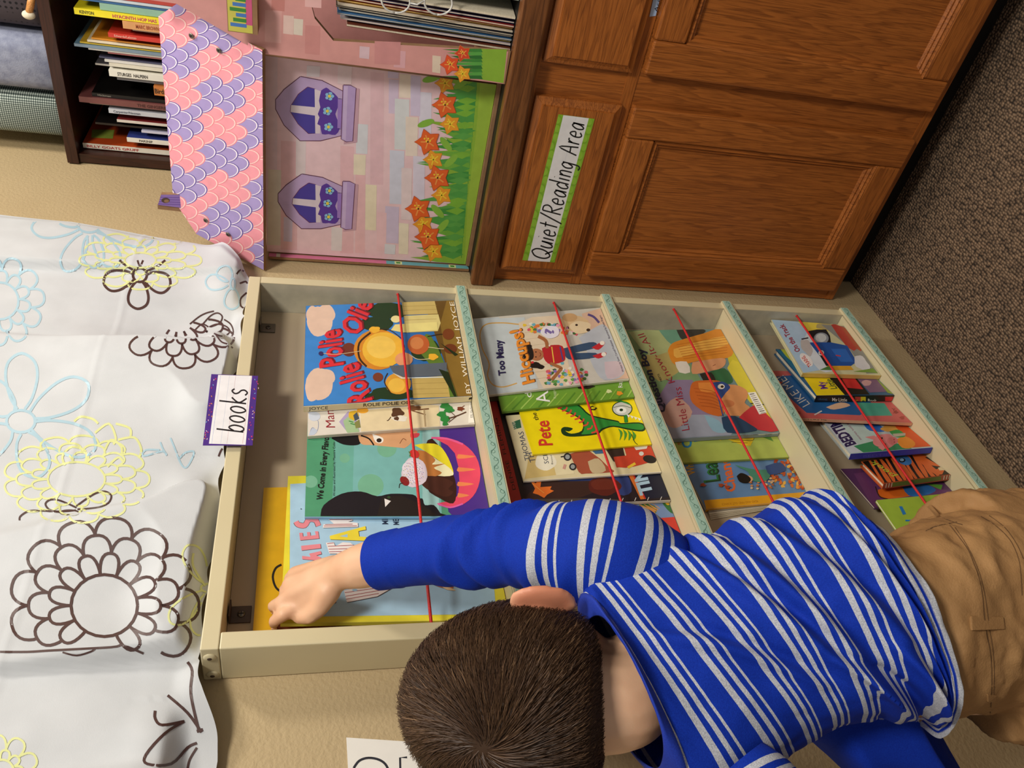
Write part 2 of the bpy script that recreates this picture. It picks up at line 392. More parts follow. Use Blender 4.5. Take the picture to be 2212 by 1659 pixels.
def bracket(c, m, d=1):
    mb = MB(); x, z = c; mb.box((x-.011, -.0075, z-.019), (x+.011, -.0052, z+.005), m); mb.box((x-.011, -.022, z+.003), (x+.011, -.0052, z+.005), m)
    b = mb.build('corner_bracket', rk, .0006)
    mb = MB(); mb.ball((x, -.0078, z-.008), [(.0045, 0, 0), (0, .0016, 0), (0, 0, .0045)], M_metal, 14, 8)
    for k in (0, 1):
        e = (.003, .0005) if k else (.0005, .003); mb.box((x-e[0], -.0098, z-.008-e[1]), (x+e[0], -.0092, z-.008+e[1]), M_black)
    mb.build('screw', b)
p = Y(580, 708, -.007); bracket((p.x, 1.272), M_metal); p = Y(520, 1327, -.007); bracket((p.x, 1.272), M_brown_metal)
for q in ((453, 1420), (460, 1463), (1500, 1395), (1500, 1420)):
    c = X(*q, RX0); c.y = min(max(c.y, -.052), -.012); mb = MB()
    mb.ball(c, [(.0025, 0, 0), (0, .0068, 0), (0, 0, .0068)], M_rack, 20, 8); mb.ball(c+Vector((-.0022, 0, 0)), [(.0008, 0, 0), (0, .0026, 0), (0, 0, .0026)], M_brown_metal, 12, 6)
    mb.build('bolt', sp_l)
for zc, s_ in ((1.052, 0), (.771, 0), (.535, 0), (.272, .004)):
    xs = np.linspace(RX0+.0206, RX1-.0166, 40); mb = MB()
    mb.tube([(x, -.0565, zc+s_*math.sin(math.pi*(x-RX0)/(RX1-RX0))) for x in xs], .0019, M_red, 8)
    cd = mb.build('elastic_cord', rk)
    mb = MB(); mb.tube([(RX1-.0185, -.0565, zc+.001), (RX1-.0165, -.056, zc), (RX1-.004, -.05, zc), (RX1+.0012, -.03, zc), (RX1+.006, -.031, zc), (RX1+.010, -.034, zc-.006)], .0021, M_red, 8); mb.build('knot', cd)

# sign on top of the rack
mb = MB(); q = [(438, 962), (545.5, 962), (557.5, 812), (456.5, 808)]; yb = RY-.0085
mb.slab([Y(*p, yb) for p in q], Vector((0, .0005, 0)), col('#4a2a86')); a = Art(mb, (0, yb, 0), (0, 1, 0)).use(0, 480, 2.9625)
a.P('#ecebee', [(1337, 1418), (1396, 978), (1613, 984), (1572, 1425)])
for dx, c_ in ((18, '#7f9ad0'), (75, '#b9c4d8'), (115, '#c9a0a8'), (215, '#d08a8a')): a.S(c_, 1.5, [(1337+dx, 1418), (1396+dx-2, 982)])
a.H('#1a181c', 'books', (1560, 1350), (1588, 1062), (-100, -12), 10)
for i in range(44):
    u_ = random.random(); s0 = random.random(); base = (1300+60*s0*.55+(1372-1310)*u_, 1410-430*u_) if i % 2 else (1582+34*s0+(1626-1582)*u_, 1415-420*u_)
    an = random.random()*3; a.S(random.choice(['#e0407a', '#f0a040', '#70b0e0', '#f0d0e0', '#d03060']), 4, [base, (base[0]+9*math.cos(an), base[1]+9*math.sin(an))]); a.k -= 1
tag(mb.build('sign'), 'purple-edged card hand-lettered books, taped on the top of the book rack', 'sign')

# ---------------------------------------------------------------- picture books in the rack
Z1 = (500, 560, 2.8603); Z2 = (980, 600, 3.072); Z3 = (1320, 620, 3.19); Z4 = (1620, 600, 2.8598); Z5 = (420, 980, 3.19)
def book(name, label, crop, quad, yl, yr, lean, zl, th, base, art=None, spine=None, spine_art=None, group=None, hard=True, ct=None, page=None, flare=0):
    ox, oy, sc = crop; pq = [(ox+q[0]/sc, oy+q[1]/sc) for q in quad]
    L = Y(*pq[3], yl); R_ = Y(*pq[2], yr); a = (yr-yl)/(R_.x-L.x)
    n = Vector((-a, 1, -lean)).normalized(); p0 = Vector((L.x, yl, zl))
    c = [hit(*q, p0, n) for q in pq]
    for i, j in ((3, 0), (2, 1)):                      # both lower corners stand on the ledge
        t = (zl+.0009+lean*th*1.1-c[j].z)/(c[i].z-c[j].z); c[i] = c[j]+(c[i]-c[j])*t
    for i, j in ((1, 0), (2, 3)):
        if c[i].x > -.1456: c[i] = c[j]+(c[i]-c[j])*((-.1456-c[j].x)/(c[i].x-c[j].x))
    ct = ct or (.0018 if hard else .0005); s = (n*th)
    root = thing(name, (c[3]+c[2])/2+s*.5, label, 'book', group)
    mb = MB(); mb.slab(c, n*ct, col(base, .32)); ar = Art(mb, p0, n).use(*crop); ar.p = c[0]; ar.n = -n; ar.border(c)
    if art: art(ar)
    mb.build('front_cover', root)
    ins = .003 if hard else .0007; ctr = sum(c, Vector())/4
    q = [p+(ctr-p).normalized()*ins*1.3+n*(ct+.0001) for p in c]; q[0] = c[0]+(c[1]-c[0]).normalized()*.0012+(c[3]-c[0]).normalized()*ins+n*(ct+.0001); q[3] = c[3]+(c[2]-c[3]).normalized()*.0012+(c[0]-c[3]).normalized()*ins+n*(ct+.0001)
    mb = MB(); mb.slab(q, n*(th-2*ct-.0002), page or M_page)
    if flare:
        for i in range(flare):
            e = Vector((-.004-.0028*i, 0, 0)); k = n*(ct+.0012+.001*i); m_ = col(random.choice(['#d8cdb4', '#8f8674', '#c3b79c']))
            mb.slab([c[0]+e+k+Vector((0, 0, -.004)), c[0]+k+Vector((.02, 0, -.004)), c[3]+k+Vector((.02, 0, .002)), c[3]+k+Vector((-.0005, 0, .002))], n*.0004, m_)
    mb.build('page_block', root)
    mb = MB(); mb.slab([p+n*(th-ct) for p in c], n*ct, col(base, .32)); mb.build('back_cover', root)
    e = (c[0]-c[1]).normalized(); mb = MB(); q = [c[0]+e*.00005, c[0]+s+e*.00005, c[3]+s+e*.00005, c[3]+e*.00005]
    mb.slab(q, e*.0009, col(spine or base, .35))
    if spine_art:
        nn = (c[3]-c[0]).cross(n).normalized(); nn = nn if nn.dot(e) > 0 else -nn
        sa = Art(mb, c[0]+e*.00095, nn).use(*crop); sa.n = nn; sa.border(q); spine_art(sa)
    mb.build('spine', root)
    return root
G1, G2, G3, G4 = ('picture books on the %s ledge of the rack' % k for k in ('top', 'second', 'third', 'bottom'))

def artA(a):
    a.P('#3d86cf', [(447, 905), (462, 290), (1040, 262), (1100, 870)])
    for q in ((545, 385, 80, 92), (585, 340, 55, 60), (500, 345, 38, 55), (545, 770, 84, 100), (500, 800, 45, 80), (590, 730, 50, 50)): a.E('#e3c3ad', q[:2], q[2], q[3], wob=.05)
    a.P('#6a4c1e', [(1185, 258), (1377, 249), (1486, 845), (1395, 851), (1290, 560)])
    for q in ((960, 320, 125, 52), (900, 400, 100, 50), (1000, 830, 150, 40), (880, 850, 60, 22), (1200, 560, 90, 70)): a.E('#1f3a1c', q[:2], q[2], q[3], wob=.1)
    a.P('#5f7d2c', [(1150, 560), (1230, 470), (1395, 850), (1340, 852), (1260, 700)], 4)
    a.P('#8a6a2a', [(1290, 400), (1330, 252), (1377, 249), (1486, 845), (1400, 850), (1330, 640)])
    a.P('#cdb46c', [(1052, 266), (1255, 258), (1275, 338), (1062, 345)]); a.P('#e0cf86', [(1064, 350), (1278, 341), (1292, 395), (1275, 445), (1075, 455)])
    a.P('#c9ad62', [(1112, 733), (1330, 722), (1350, 852), (1122, 860)])
    for y in (285, 310, 370, 400): a.S('#a98f4c', 2, [(1060, y+8), (1268, y)])
    for y in (765, 800, 830): a.S('#a98f4c', 2, [(1116, y+5), (1340, y-2)])
    a.E('#e0a032', (1030, 770), 80, 66); a.E('#f0c04a', (1020, 780), 52, 44); a.S('#3b2510', 7, [(965, 705), (945, 760), (985, 830)])
    a.E('#7a3b22', (905, 730), 32, 28); a.E('#73341f', (725, 560), 45, 42)
    a.E('#d98a26', (905, 560), 150, 125); a.S('#3b2510', 12, [(860, 455), (790, 520), (790, 610), (835, 665)]); a.E('#f0bb3c', (940, 560), 132, 108); a.E('#f5cb5a', (925, 545), 90, 70)
    a.E('#c2602f', (1155, 528), 68, 62); a.E('#d3824a', (1145, 520), 42, 38); a.E('#e5a070', (1065, 620), 55, 42)
    a.P('#5d6670', [(975, 660), (1330, 640), (1330, 722), (1060, 730), (1000, 705)], 0); a.P('#d8dcd0', [(990, 700), (1060, 733), (1330, 726), (1330, 733), (1050, 740)])
    a.P('#efe08e', [(985, 440), (1010, 405), (1270, 390), (1275, 440), (1060, 455)], 0); a.E('#efe3a0', (1015, 372), 30, 22)
    a.E('#f2b632', (885, 437), 34, 20, wob=.15); a.E('#f2b632', (1245, 605), 30, 20, wob=.15)
    a.S('#3a2416', 5, [(915, 435), (980, 440), (1060, 500)]); a.S('#3a2416', 5, [(1210, 480), (1290, 465), (1330, 470)]); a.S('#d9c9a2', 4, [(1215, 545), (1290, 555), (1330, 555)]); a.S('#d9c9a2', 4, [(1100, 590), (1150, 620), (1225, 618)])
    a.E('#7b3d1c', (1340, 465), 36, 34); a.E('#6e3418', (1352, 555), 40, 30)
    a.P('#1b2a10', [(1290, 520), (1400, 590), (1380, 600)]); a.P('#1b2a10', [(1280, 680), (1340, 700), (1390, 850), (1375, 850)])
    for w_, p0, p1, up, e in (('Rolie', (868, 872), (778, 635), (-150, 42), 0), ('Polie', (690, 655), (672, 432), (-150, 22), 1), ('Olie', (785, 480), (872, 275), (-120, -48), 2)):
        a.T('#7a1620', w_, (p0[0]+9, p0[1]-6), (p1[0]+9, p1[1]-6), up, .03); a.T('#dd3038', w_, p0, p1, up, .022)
    a.S('#d9c9a2', 3, [(545, 582), (650, 590), (800, 570)]); a.E('#352a60', (553, 585), 15, 13)
    a.T('#efe6d2', 'BY  WILLIAM  JOYCE', (1480, 832), (1375, 265), (-30, 0), 0)
def spA(a):
    a.T('#241d16', 'JOYCE', (478, 932), (596, 926), (0, -19)); a.T('#241d16', 'ROLIE POLIE OLIE', (815, 910), (1128, 892), (0, -20), .01); a.P('#241d16', [(1465, 868), (1490, 862), (1490, 850), (1468, 856)])
book('picture_book', 'blue hardback picture book with big red title letters and a cream spine', Z1, [(445, 908), (460, 288), (1378, 248), (1487, 845)], -.050, -.050, .018, LZ[0], .011, '#2f6fb4', artA, '#dccfa6', spA, G1)
def artB(a):
    a.S('#8a97b8', 3, [(480, 1085), (500, 1040), (530, 1060), (535, 1000), (500, 960)]); a.P('#c5cfdf', [(476, 1088), (500, 1045), (530, 1060), (510, 1085)], 4)
    a.P('#cfd6e4', [(480, 940), (540, 950), (545, 985), (510, 1000), (480, 985)], 4)
    a.T('#96232f', 'Mama', (640, 1040), (625, 880), (-58, 0), .0)
    a.P('#b3a3c8', [(665, 1005), (720, 940), (760, 955), (790, 1060), (720, 1075)]); a.P('#a8c596', [(690, 1000), (745, 960), (760, 1010), (790, 1070), (720, 1078)], 4)
    a.P('#ecd9ae', [(795, 935), (1230, 900), (1280, 905), (1290, 1036), (800, 1066)])
    for q in ((725, 1000), (740, 985), (735, 1015)): a.S('#3e8a44', 6, [q, (q[0]+28, q[1]+8)])
    a.E('#e0b42e', (755, 965), 32, 30, wob=.1); a.P('#46525e', [(752, 965), (775, 945), (790, 985), (762, 1000)]); a.P('#8a8a4c', [(760, 1010), (790, 990), (798, 1040), (768, 1046)])
    a.E('#eda82e', (810, 935), 36, 18)
    a.E('#5b3a25', (1025, 950), 38, 32, wob=.2); a.E('#f0ead8', (1040, 985), 48, 18, wob=.2); a.E('#5b3a25', (1020, 985), 16, 12, wob=.2); a.S('#4a3120', 5, [(985, 975), (970, 995), (960, 998)]); a.S('#7a5234', 8, [(1090, 925), (1150, 930), (1220, 925)]); a.S('#7a5234', 6, [(1110, 935), (1200, 962)]); a.E('#7a4e30', (1130, 920), 40, 15, wob=.2); a.S('#b9a179', 10, [(1190, 930), (1198, 1035)])
    for q in ((1320, 905, 30), (1345, 930, 30), (1300, 960, 28), (1320, 990, 30), (1320, 1020, 18)): a.E('#2f8a3e', q[:2], q[2], q[2]*.7, wob=.2)
    a.S('#54301f', 7, [(1340, 985), (1390, 970), (1450, 945)]); a.S('#54301f', 4, [(1350, 940), (1380, 968)]); a.S('#54301f', 4, [(1340, 1010), (1395, 968)]); a.E('#7a3a24', (1415, 925), 22, 12, wob=.2); a.S('#7a3a24', 4, [(1410, 925), (1440, 905)]); a.S('#7a3a24', 4, [(1405, 930), (1425, 940)])
    a.P('#f2efe6', [(1462, 1015), (1470, 880), (1512, 878), (1522, 1010)]); a.T('#22201e', 'ESL Garfield Sch', (1490, 980), (1484, 870), (-14, 0))
book('picture_book', 'white picture book with red Mama lettering and a small green tree', Z1, [(470, 1092), (474, 800), (1440, 760), (1527, 1015)], -.0375, -.0375, .018, LZ[0], .005, '#e3dcd0', artB, '#cfc6b4', None, G1, hard=False)
def artC(a):
    a.P('#4f9a72', [(456, 1588), (470, 1060), (640, 1050), (620, 1588)]); a.P('#6cb0a0', [(620, 1588), (640, 1050), (760, 1040), (745, 1590)]); a.P('#7ab8b4', [(745, 1590), (760, 1040), (1280, 1030), (1300, 1590)]); a.P('#9ecac8', [(1180, 1040), (1285, 1030), (1282, 1590), (1180, 1590)])
    for q in ((490, 1375, 42), (700, 1230, 32), (960, 1170, 60), (860, 1400, 80)): a.E('#76b494', q[:2], q[2], q[2]*.9)
    a.P('#4a2a8a', [(1283, 1045), (1530, 1000), (1625, 1585), (1370, 1590), (1340, 1560)]); 
    a.P('#0f0d12', [(620, 1110), (640, 1070), (800, 1065), (800, 1130), (770, 1150), (690, 1145)], 4); a.P('#dba577', [(780, 1065), (1125, 1045), (1120, 1120), (1075, 1165), (1040, 1165), (880, 1150), (800, 1140)], 4)
    a.S('#14100e', 9, [(800, 1090), (850, 1110), (880, 1150)]); a.P('#f4efe4', [(870, 1080), (935, 1105), (930, 1135), (890, 1130)], 3); a.E('#2b2018', (912, 1120), 16, 13); a.S('#8a5634', 4, [(1040, 1140), (1060, 1110), (1080, 1120)]); a.P('#d0424c', [(1105, 1080), (1160, 1075), (1150, 1100), (1110, 1105)], 3)
    a.P('#17121a', [(550, 1588), (570, 1520), (680, 1450), (800, 1436), (900, 1465), (985, 1450), (1120, 1455), (1150, 1480), (1180, 1480), (1195, 1520), (1250, 1520), (1290, 1570), (1295, 1590)], 3)
    a.P('#221a18', [(900, 1588), (930, 1470), (1050, 1460), (1180, 1520), (1280, 1588)]); a.P('#efe9e4', [(945, 1480), (985, 1495), (950, 1532)]); a.E('#2f4a2a', (972, 1472), 10, 8)
    a.P('#e84a68', [(1235, 1100), (1330, 1105), (1430, 1140), (1510, 1220), (1538, 1330), (1510, 1440), (1440, 1510), (1350, 1535), (1270, 1510), (1400, 1460), (1380, 1200)], 3)
    for y, w_ in ((1220, 110), (1300, 110), (1390, 100), (1460, 70)): a.P('#f08a54', [(1400, y-14), (1400+w_, y), (1400, y+14)], 3)
    a.S('#f0609a', 12, [(1235, 1105), (1330, 1110), (1430, 1145)]); a.S('#e060a8', 10, [(1275, 1512), (1350, 1535), (1430, 1512)])
    a.P('#3a1a12', [(1240, 1110), (1300, 1180), (1370, 1330), (1390, 1430), (1370, 1510), (1290, 1480), (1200, 1400), (1200, 1150)], 3)
    a.P('#efe02e', [(1130, 1150), (1190, 1140), (1280, 1150), (1340, 1230), (1372, 1330), (1300, 1260), (1200, 1190)], 3); a.P('#f6f0c0', [(1200, 1190), (1270, 1240), (1345, 1290), (1370, 1335), (1280, 1340), (1200, 1300)], 3)
    a.P('#c07a3c', [(1150, 1180), (1200, 1190), (1260, 1240), (1240, 1270), (1320, 1265), (1250, 1290), (1300, 1320), (1250, 1345), (1180, 1330)], 3); a.P('#4a241a', [(1170, 1340), (1280, 1345), (1370, 1380), (1340, 1420), (1370, 1440), (1330, 1470), (1260, 1450), (1180, 1400)], 3)
    a.E('#ded0dc', (1130, 1320), 80, 92, wob=.06); a.E('#e8dfe8', (1115, 1310), 60, 72, wob=.08)
    for i in range(70):
        q = (1120+65*math.sin(i*1.7)*math.sqrt((i*37 % 70)/70), 1320+75*math.cos(i*1.7)*math.sqrt((i*37 % 70)/70)); a.S(['#a05a90', '#6a7ab0', '#c0a040', '#70a080'][i % 4], 3, [q, (q[0]+6, q[1]+5)]); a.k -= 1
    a.E('#8a2020', (1070, 1372), 34, 24, .8); a.S('#2a1a10', 4, [(1062, 1385), (1040, 1390), (1035, 1415)]); a.E('#d0302c', (1130, 1205), 32, 26, .5); a.S('#3f7a2c', 5, [(1095, 1190), (1105, 1205), (1100, 1220)])
    a.T('#141714', 'We Come in Every Flavor', (562, 1490), (604, 1085), (-38, -4), .03); a.T('#1a2420', 'Written and illustrated by Maestra Colin', (640, 1465), (640, 1130), (-14, 0))
book('picture_book', 'green picture book with a dark profile and a pink ice cream bowl', Z1, [(453, 1591), (472, 960), (1480, 920), (1625, 1588)], -.0315, -.0315, .018, LZ[0], .004, '#5aa07e', artC, '#86b8d8', None, G1, hard=False)
def artD(a):
    a.P('#a7cbe3', [(655, 1125), (660, 210), (2000, 130), (2080, 1105)], 0)
    a.S('#efe14a', 3, [(650, 205), (655, 1125)])
    def let(h, h2, pts, st=0):
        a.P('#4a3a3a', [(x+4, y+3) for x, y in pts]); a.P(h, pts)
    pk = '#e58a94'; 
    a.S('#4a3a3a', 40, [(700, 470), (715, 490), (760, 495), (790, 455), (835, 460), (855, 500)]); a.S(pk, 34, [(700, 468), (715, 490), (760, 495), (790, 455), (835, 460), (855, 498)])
    let(pk, 0, [(728, 598), (860, 585), (852, 535), (830, 536), (836, 562), (800, 566), (796, 540), (775, 542), (778, 568), (748, 572), (745, 545), (722, 547)])
    let(pk, 0, [(738, 668), (872, 652), (868, 622), (735, 636)])
    let(pk, 0, [(742, 728), (742, 705), (800, 712), (790, 690), (870, 672), (876, 692), (840, 702), (870, 715), (880, 740)])
    def stripes(pts, ss):
        let('#efe6e4', 0, pts)
        for s0 in ss: a.S('#a03038', 4, s0, 0)
    stripes([(885, 512), (888, 488), (960, 484), (910, 440), (1085, 440), (1090, 462), (1060, 470), (1125, 478), (1128, 505)], [[(892, 500), (1120, 498)], [(900, 490), (1090, 487)], [(930, 455), (1085, 455)]])
    let('#ecd83e', 0, [(932, 568), (1178, 500), (1182, 525), (1130, 535), (1135, 572), (1182, 575), (1184, 602), (935, 592)]); a.P('#a7cbe3', [(1000, 570), (1055, 555), (1055, 578)])
    stripes([(905, 615), (960, 612), (970, 640), (1020, 612), (1075, 615), (1105, 640), (1095, 690), (930, 690)], [[(915, 622), (960, 616)], [(920, 640), (1100, 632)], [(925, 660), (1100, 655)], [(928, 678), (1095, 675)]])
    stripes([(1030, 945), (1090, 930), (1350, 900), (1365, 925), (1260, 985), (1050, 1026)], [[(1036, 960), (1340, 915)], [(1040, 985), (1300, 940)], [(1045, 1005), (1270, 965)]])
    a.E('#a7cbe3', (1105, 942), 18, 9)
    let(pk, 0, [(912, 1004), (966, 994), (974, 1028), (920, 1038)])
    a.T('#2a3550', 'MICHAEL', (1335, 488), (1325, 330), (-44, 0), .01); a.T('#2a3550', 'MEADOWS', (1410, 492), (1395, 330), (-42, 0), .01)
    a.P('#c06a38', [(1620, 895), (1700, 860), (1760, 880), (1740, 905), (1790, 925), (1720, 930)], 3); a.P('#e8c9a0', [(1700, 915), (1760, 925), (1800, 945), (1740, 940)], 3); a.S('#b85050', 6, [(1790, 875), (1850, 900)]); a.E('#c98a50', (1850, 880), 40, 15, wob=.2)
    a.E('#22242a', (735, 383), 5, 3)
book('picture_book', 'pale blue picture book with a yellow border, gripped by the hand of the child', Z5, [(592, 1166), (645, 155), (2095, 120), (2130, 1140)], -.034, -.018, .004, LZ[0], .006, '#e6da3c', artD, '#d8cf4a', None, G1, hard=True)
def artE(a):
    a.S('#1d1a14', 15, [(600, 765), (560, 790), (540, 850), (560, 920), (600, 955)])
    a.P('#7a3a1c', [(545, 1200), (600, 1160), (1050, 1160), (1160, 1165), (1080, 1180), (1100, 1205), (1040, 1195), (1060, 1225), (600, 1245)], 2); a.S('#2a160e', 5, [(548, 1180), (550, 1205), (600, 1222)])
    for i in range(14): a.S('#4a2010', 3, [(640+30*i, 1166+5*(i % 3)), (690+30*i, 1190+8*(i % 4))])
    a.S('#c0602a', 6, [(740, 1235), (1020, 1220)]); a.P('#17140f', [(1270, 1160), (1530, 1145), (1525, 1190), (1460, 1203), (1380, 1185)], 3)
book('picture_book', 'mustard yellow picture book standing rearmost at the left end of the top ledge', Z5, [(400, 1254), (478, 235), (1990, 190), (2010, 1235)], -.0145, -.0105, .004, LZ[0], .003, '#dfae1a', artE, '#caa016', None, G1, hard=True)

def artF(a):
    a.P('#b9c3c8', [(128, 275), (300, 262), (520, 745), (228, 775)]); a.P('#c3ccce', [(130, 278), (470, 262), (560, 735), (330, 760)])
    a.S('#cfa258', 8, [(500, 300), (440, 310), (330, 300), (215, 310), (175, 370), (190, 470), (235, 570), (225, 650), (260, 710), (330, 725), (420, 700)], 5)
    a.P('#e0cdb0', [(430, 300), (520, 262), (700, 250), (740, 330), (760, 560), (800, 735), (600, 740), (480, 520)], 0)
    for i in range(9): a.S('#c4ac88', 2, [(470+2*i, 320+45*i), (640, 300+45*i)])
    rnd = random.Random(3)
    pal = ['#5f9a4a', '#4a8040', '#e8c33c', '#d85a6c', '#e9a0b8', '#8a70b8', '#e8e2d0', '#6ab0c0', '#e07a3a', '#3d6a38']
    k9 = a.k
    for _ in range(150):
        a.k = k9+_ % 14; t_ = rnd.random(); q = (500+t_*300+rnd.gauss(0, 28), 300+rnd.random()*60+t_*20) if rnd.random() < .45 else (600+t_*290, 620+rnd.gauss(30, 45)+20*t_)
        if 258 < q[1] < 735-0*q[0] and q[1] < 755-.08*(q[0]-228): a.E(rnd.choice(pal), q, 13, 10, wob=.25, n=9)
    a.P('#d7b39a', [(850, 240), (985, 200), (1168, 668), (1030, 680), (900, 480)]); a.P('#b8bcc4', [(830, 400), (940, 330), (1010, 320), (1110, 480), (1130, 640), (1000, 680), (930, 600), (880, 480)], 3); a.P('#cdb9c0', [(1000, 560), (1110, 560), (1120, 640), (1020, 670)], 3)
    a.E('#d9b98c', (800, 305), 95, 52, wob=.08); a.E('#e6cfa8', (840, 330), 70, 42, wob=.1); a.E('#3a2a22', (815, 315), 9, 7); a.E('#3a2a22', (893, 348), 13, 10); a.E('#c9a070', (770, 265), 50, 28); a.S('#5a4a80', 15, [(890, 245), (930, 262), (965, 300)])
    a.P('#37506e', [(730, 470), (900, 430), (950, 440), (935, 470), (800, 500), (940, 500), (945, 530), (800, 545), (745, 530)], 3)
    a.P('#c42c34', [(915, 465), (985, 425), (1002, 440), (960, 480)], 3); a.P('#c42c34', [(920, 520), (1000, 495), (1010, 515), (960, 538)], 3); a.E('#efe6d8', (985, 435), 16, 14); a.E('#efe6d8', (995, 510), 16, 14)
    a.P('#b8242c', [(585, 470), (640, 450), (720, 455), (740, 530), (720, 560), (640, 575), (600, 540)], 3); a.S('#e8c24a', 7, [(650, 460), (665, 565)]); a.S('#3a4a90', 8, [(705, 460), (725, 550)]); a.S('#e8e2d4', 7, [(612, 450), (640, 455)])
    a.S('#a8683e', 22, [(620, 470), (610, 420), (560, 390)]); a.S('#a8683e', 20, [(640, 570), (710, 600), (700, 620), (650, 680)]); a.E('#b0704a', (548, 512), 48, 40)
    a.E('#1c1210', (495, 510), 36, 48, wob=.1); a.E('#1c1210', (490, 470), 34, 24, wob=.2); a.E('#1c1210', (550, 585), 50, 20, .2, wob=.2); a.S('#d02c34', 12, [(455, 500), (490, 495)]); a.S('#d02c34', 14, [(495, 570), (530, 562)])
    for y in (495, 528): a.E('#1a0f0c', (545, y), 5, 4)
    a.S('#8a2a2a', 4, [(570, 498), (578, 512), (570, 525)])
    a.E('#e8e4ee', (640, 362), 62, 42, wob=.06); a.T('#7a68a8', '?', (665, 378), (660, 340), (-60, 0), .03)
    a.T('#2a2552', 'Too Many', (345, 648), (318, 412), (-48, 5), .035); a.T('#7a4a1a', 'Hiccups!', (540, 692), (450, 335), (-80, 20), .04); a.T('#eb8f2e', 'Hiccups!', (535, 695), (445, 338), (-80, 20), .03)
    a.T('#4a4060', 'Written by Susan Cornell Poskanzer  Illustrated by Susan Rogers', (1130, 625), (975, 250), (-13, 3))
book('picture_book', 'pale grey picture book with orange Hiccups lettering and a girl among flowers', Z2, [(228, 778), (126, 272), (1000, 196), (1176, 669)], -.052, -.052, .055, LZ[1], .004, '#c9c4b8', artF, '#d8d2c4', None, G2, hard=False)
def artG(a):
    for i in range(16): a.S(['#86b23e', '#54882a', '#a2c65a'][i % 3], 9, [(330+58*i, 880-5*i), (420+55*i, 790-4*i)])
    a.T('#f0efe6', 'A', (640, 825), (625, 750), (-90, 20), 0); a.T('#f0efe6', 'd', (520, 792), (512, 755), (-44, 10), 0); a.T('#c9dba0', 'Raggin', (680, 800), (672, 740), (-18, 2)); a.T('#f0efe6', 'Rag', (1122, 728), (1112, 682), (-30, 4)); a.E('#e8952a', (1100, 768), 20, 14, wob=.2); a.E('#d8e0a0', (1030, 755), 18, 12, wob=.2); a.E('#2a2016', (870, 725), 60, 14, wob=.2)
book('picture_book', 'grass green picture book showing a narrow strip behind the Hiccups book', Z2, [(322, 888), (240, 560), (1100, 500), (1222, 786)], -.0465, -.0465, .055, LZ[1], .004, '#6f9f36', artG, '#5f8a30', None, G2, hard=False)
def artH(a):
    g = '#2f8f36'; dk = '#143a18'
    a.P(dk, [(650, 850), (760, 815), (840, 850), (900, 905), (990, 930), (1090, 950), (1110, 965), (1230, 960), (1275, 985), (1255, 1020), (1160, 1010), (1060, 990), (990, 1010), (950, 1040), (800, 1055), (730, 1045), (712, 1010), (735, 990), (790, 1000), (765, 1020), (740, 1015), (780, 1035), (850, 1015), (850, 950), (770, 900)], 3)
    a.P(g, [(665, 852), (760, 823), (835, 858), (895, 912), (990, 938), (1090, 958), (1110, 972), (1228, 968), (1262, 988), (1245, 1010), (1160, 1000), (1060, 982), (985, 1000), (945, 1030), (850, 1040), (862, 1015), (862, 950), (785, 900)], 3)
    for i in range(9): q = (690+28*i, 868+16*i+0.9*i*i*.6); a.S('#e0483a', 10, [q, (q[0]+26, q[1]-8), (q[0]+34, q[1]-26)])
    a.E(dk, (1118, 870), 68, 50); a.E('#cfd0c6', (1118, 870), 62, 44); a.S(dk, 3, [(1060, 862), (1120, 850), (1178, 865)]); a.E('#f2f2ea', (1112, 880), 34, 22); a.E(dk, (1112, 878), 12, 9)
    a.P(g, [(1055, 820), (1090, 810), (1150, 830), (1180, 850), (1120, 828)], 3); a.S(dk, 24, [(1140, 915), (1145, 960)]); a.S(g, 18, [(1140, 912), (1145, 962)])
    for i in range(4): a.P('#f2f0e4', [(1145+25*i, 905+8*i), (1170+25*i, 915+8*i), (1160+24*i, 930+7*i)])
    for i in range(4): a.P('#4f9a36', [(1090+30*i, 1000+4*i), (1120+30*i, 1030+6*i), (1100+30*i, 1082), (1105+28*i, 1040)], 3)
    a.S(dk, 4, [(1180, 1040), (1200, 1090), (1220, 1108)]); a.E('#2a2a10', (920, 868), 26, 14, wob=.3); a.E('#e8d820', (925, 866), 14, 7)
    a.T('#d23a28', 'Pete', (655, 1112), (628, 948), (-92, 4), .02); a.T('#1e1a16', 'the', (565, 945), (545, 895), (-32, 5)); a.T('#1a6a3a', 'Cat', (585, 882), (560, 800), (-70, 4), .02)
book('picture_book', 'bright yellow picture book with a curly green lizard and red title', Z2, [(526, 1170), (405, 790), (1190, 700), (1352, 1098)], -.0415, -.0415, .055, LZ[1], .003, '#f2dc12', artH, '#e0cc20', None, G2, hard=False)
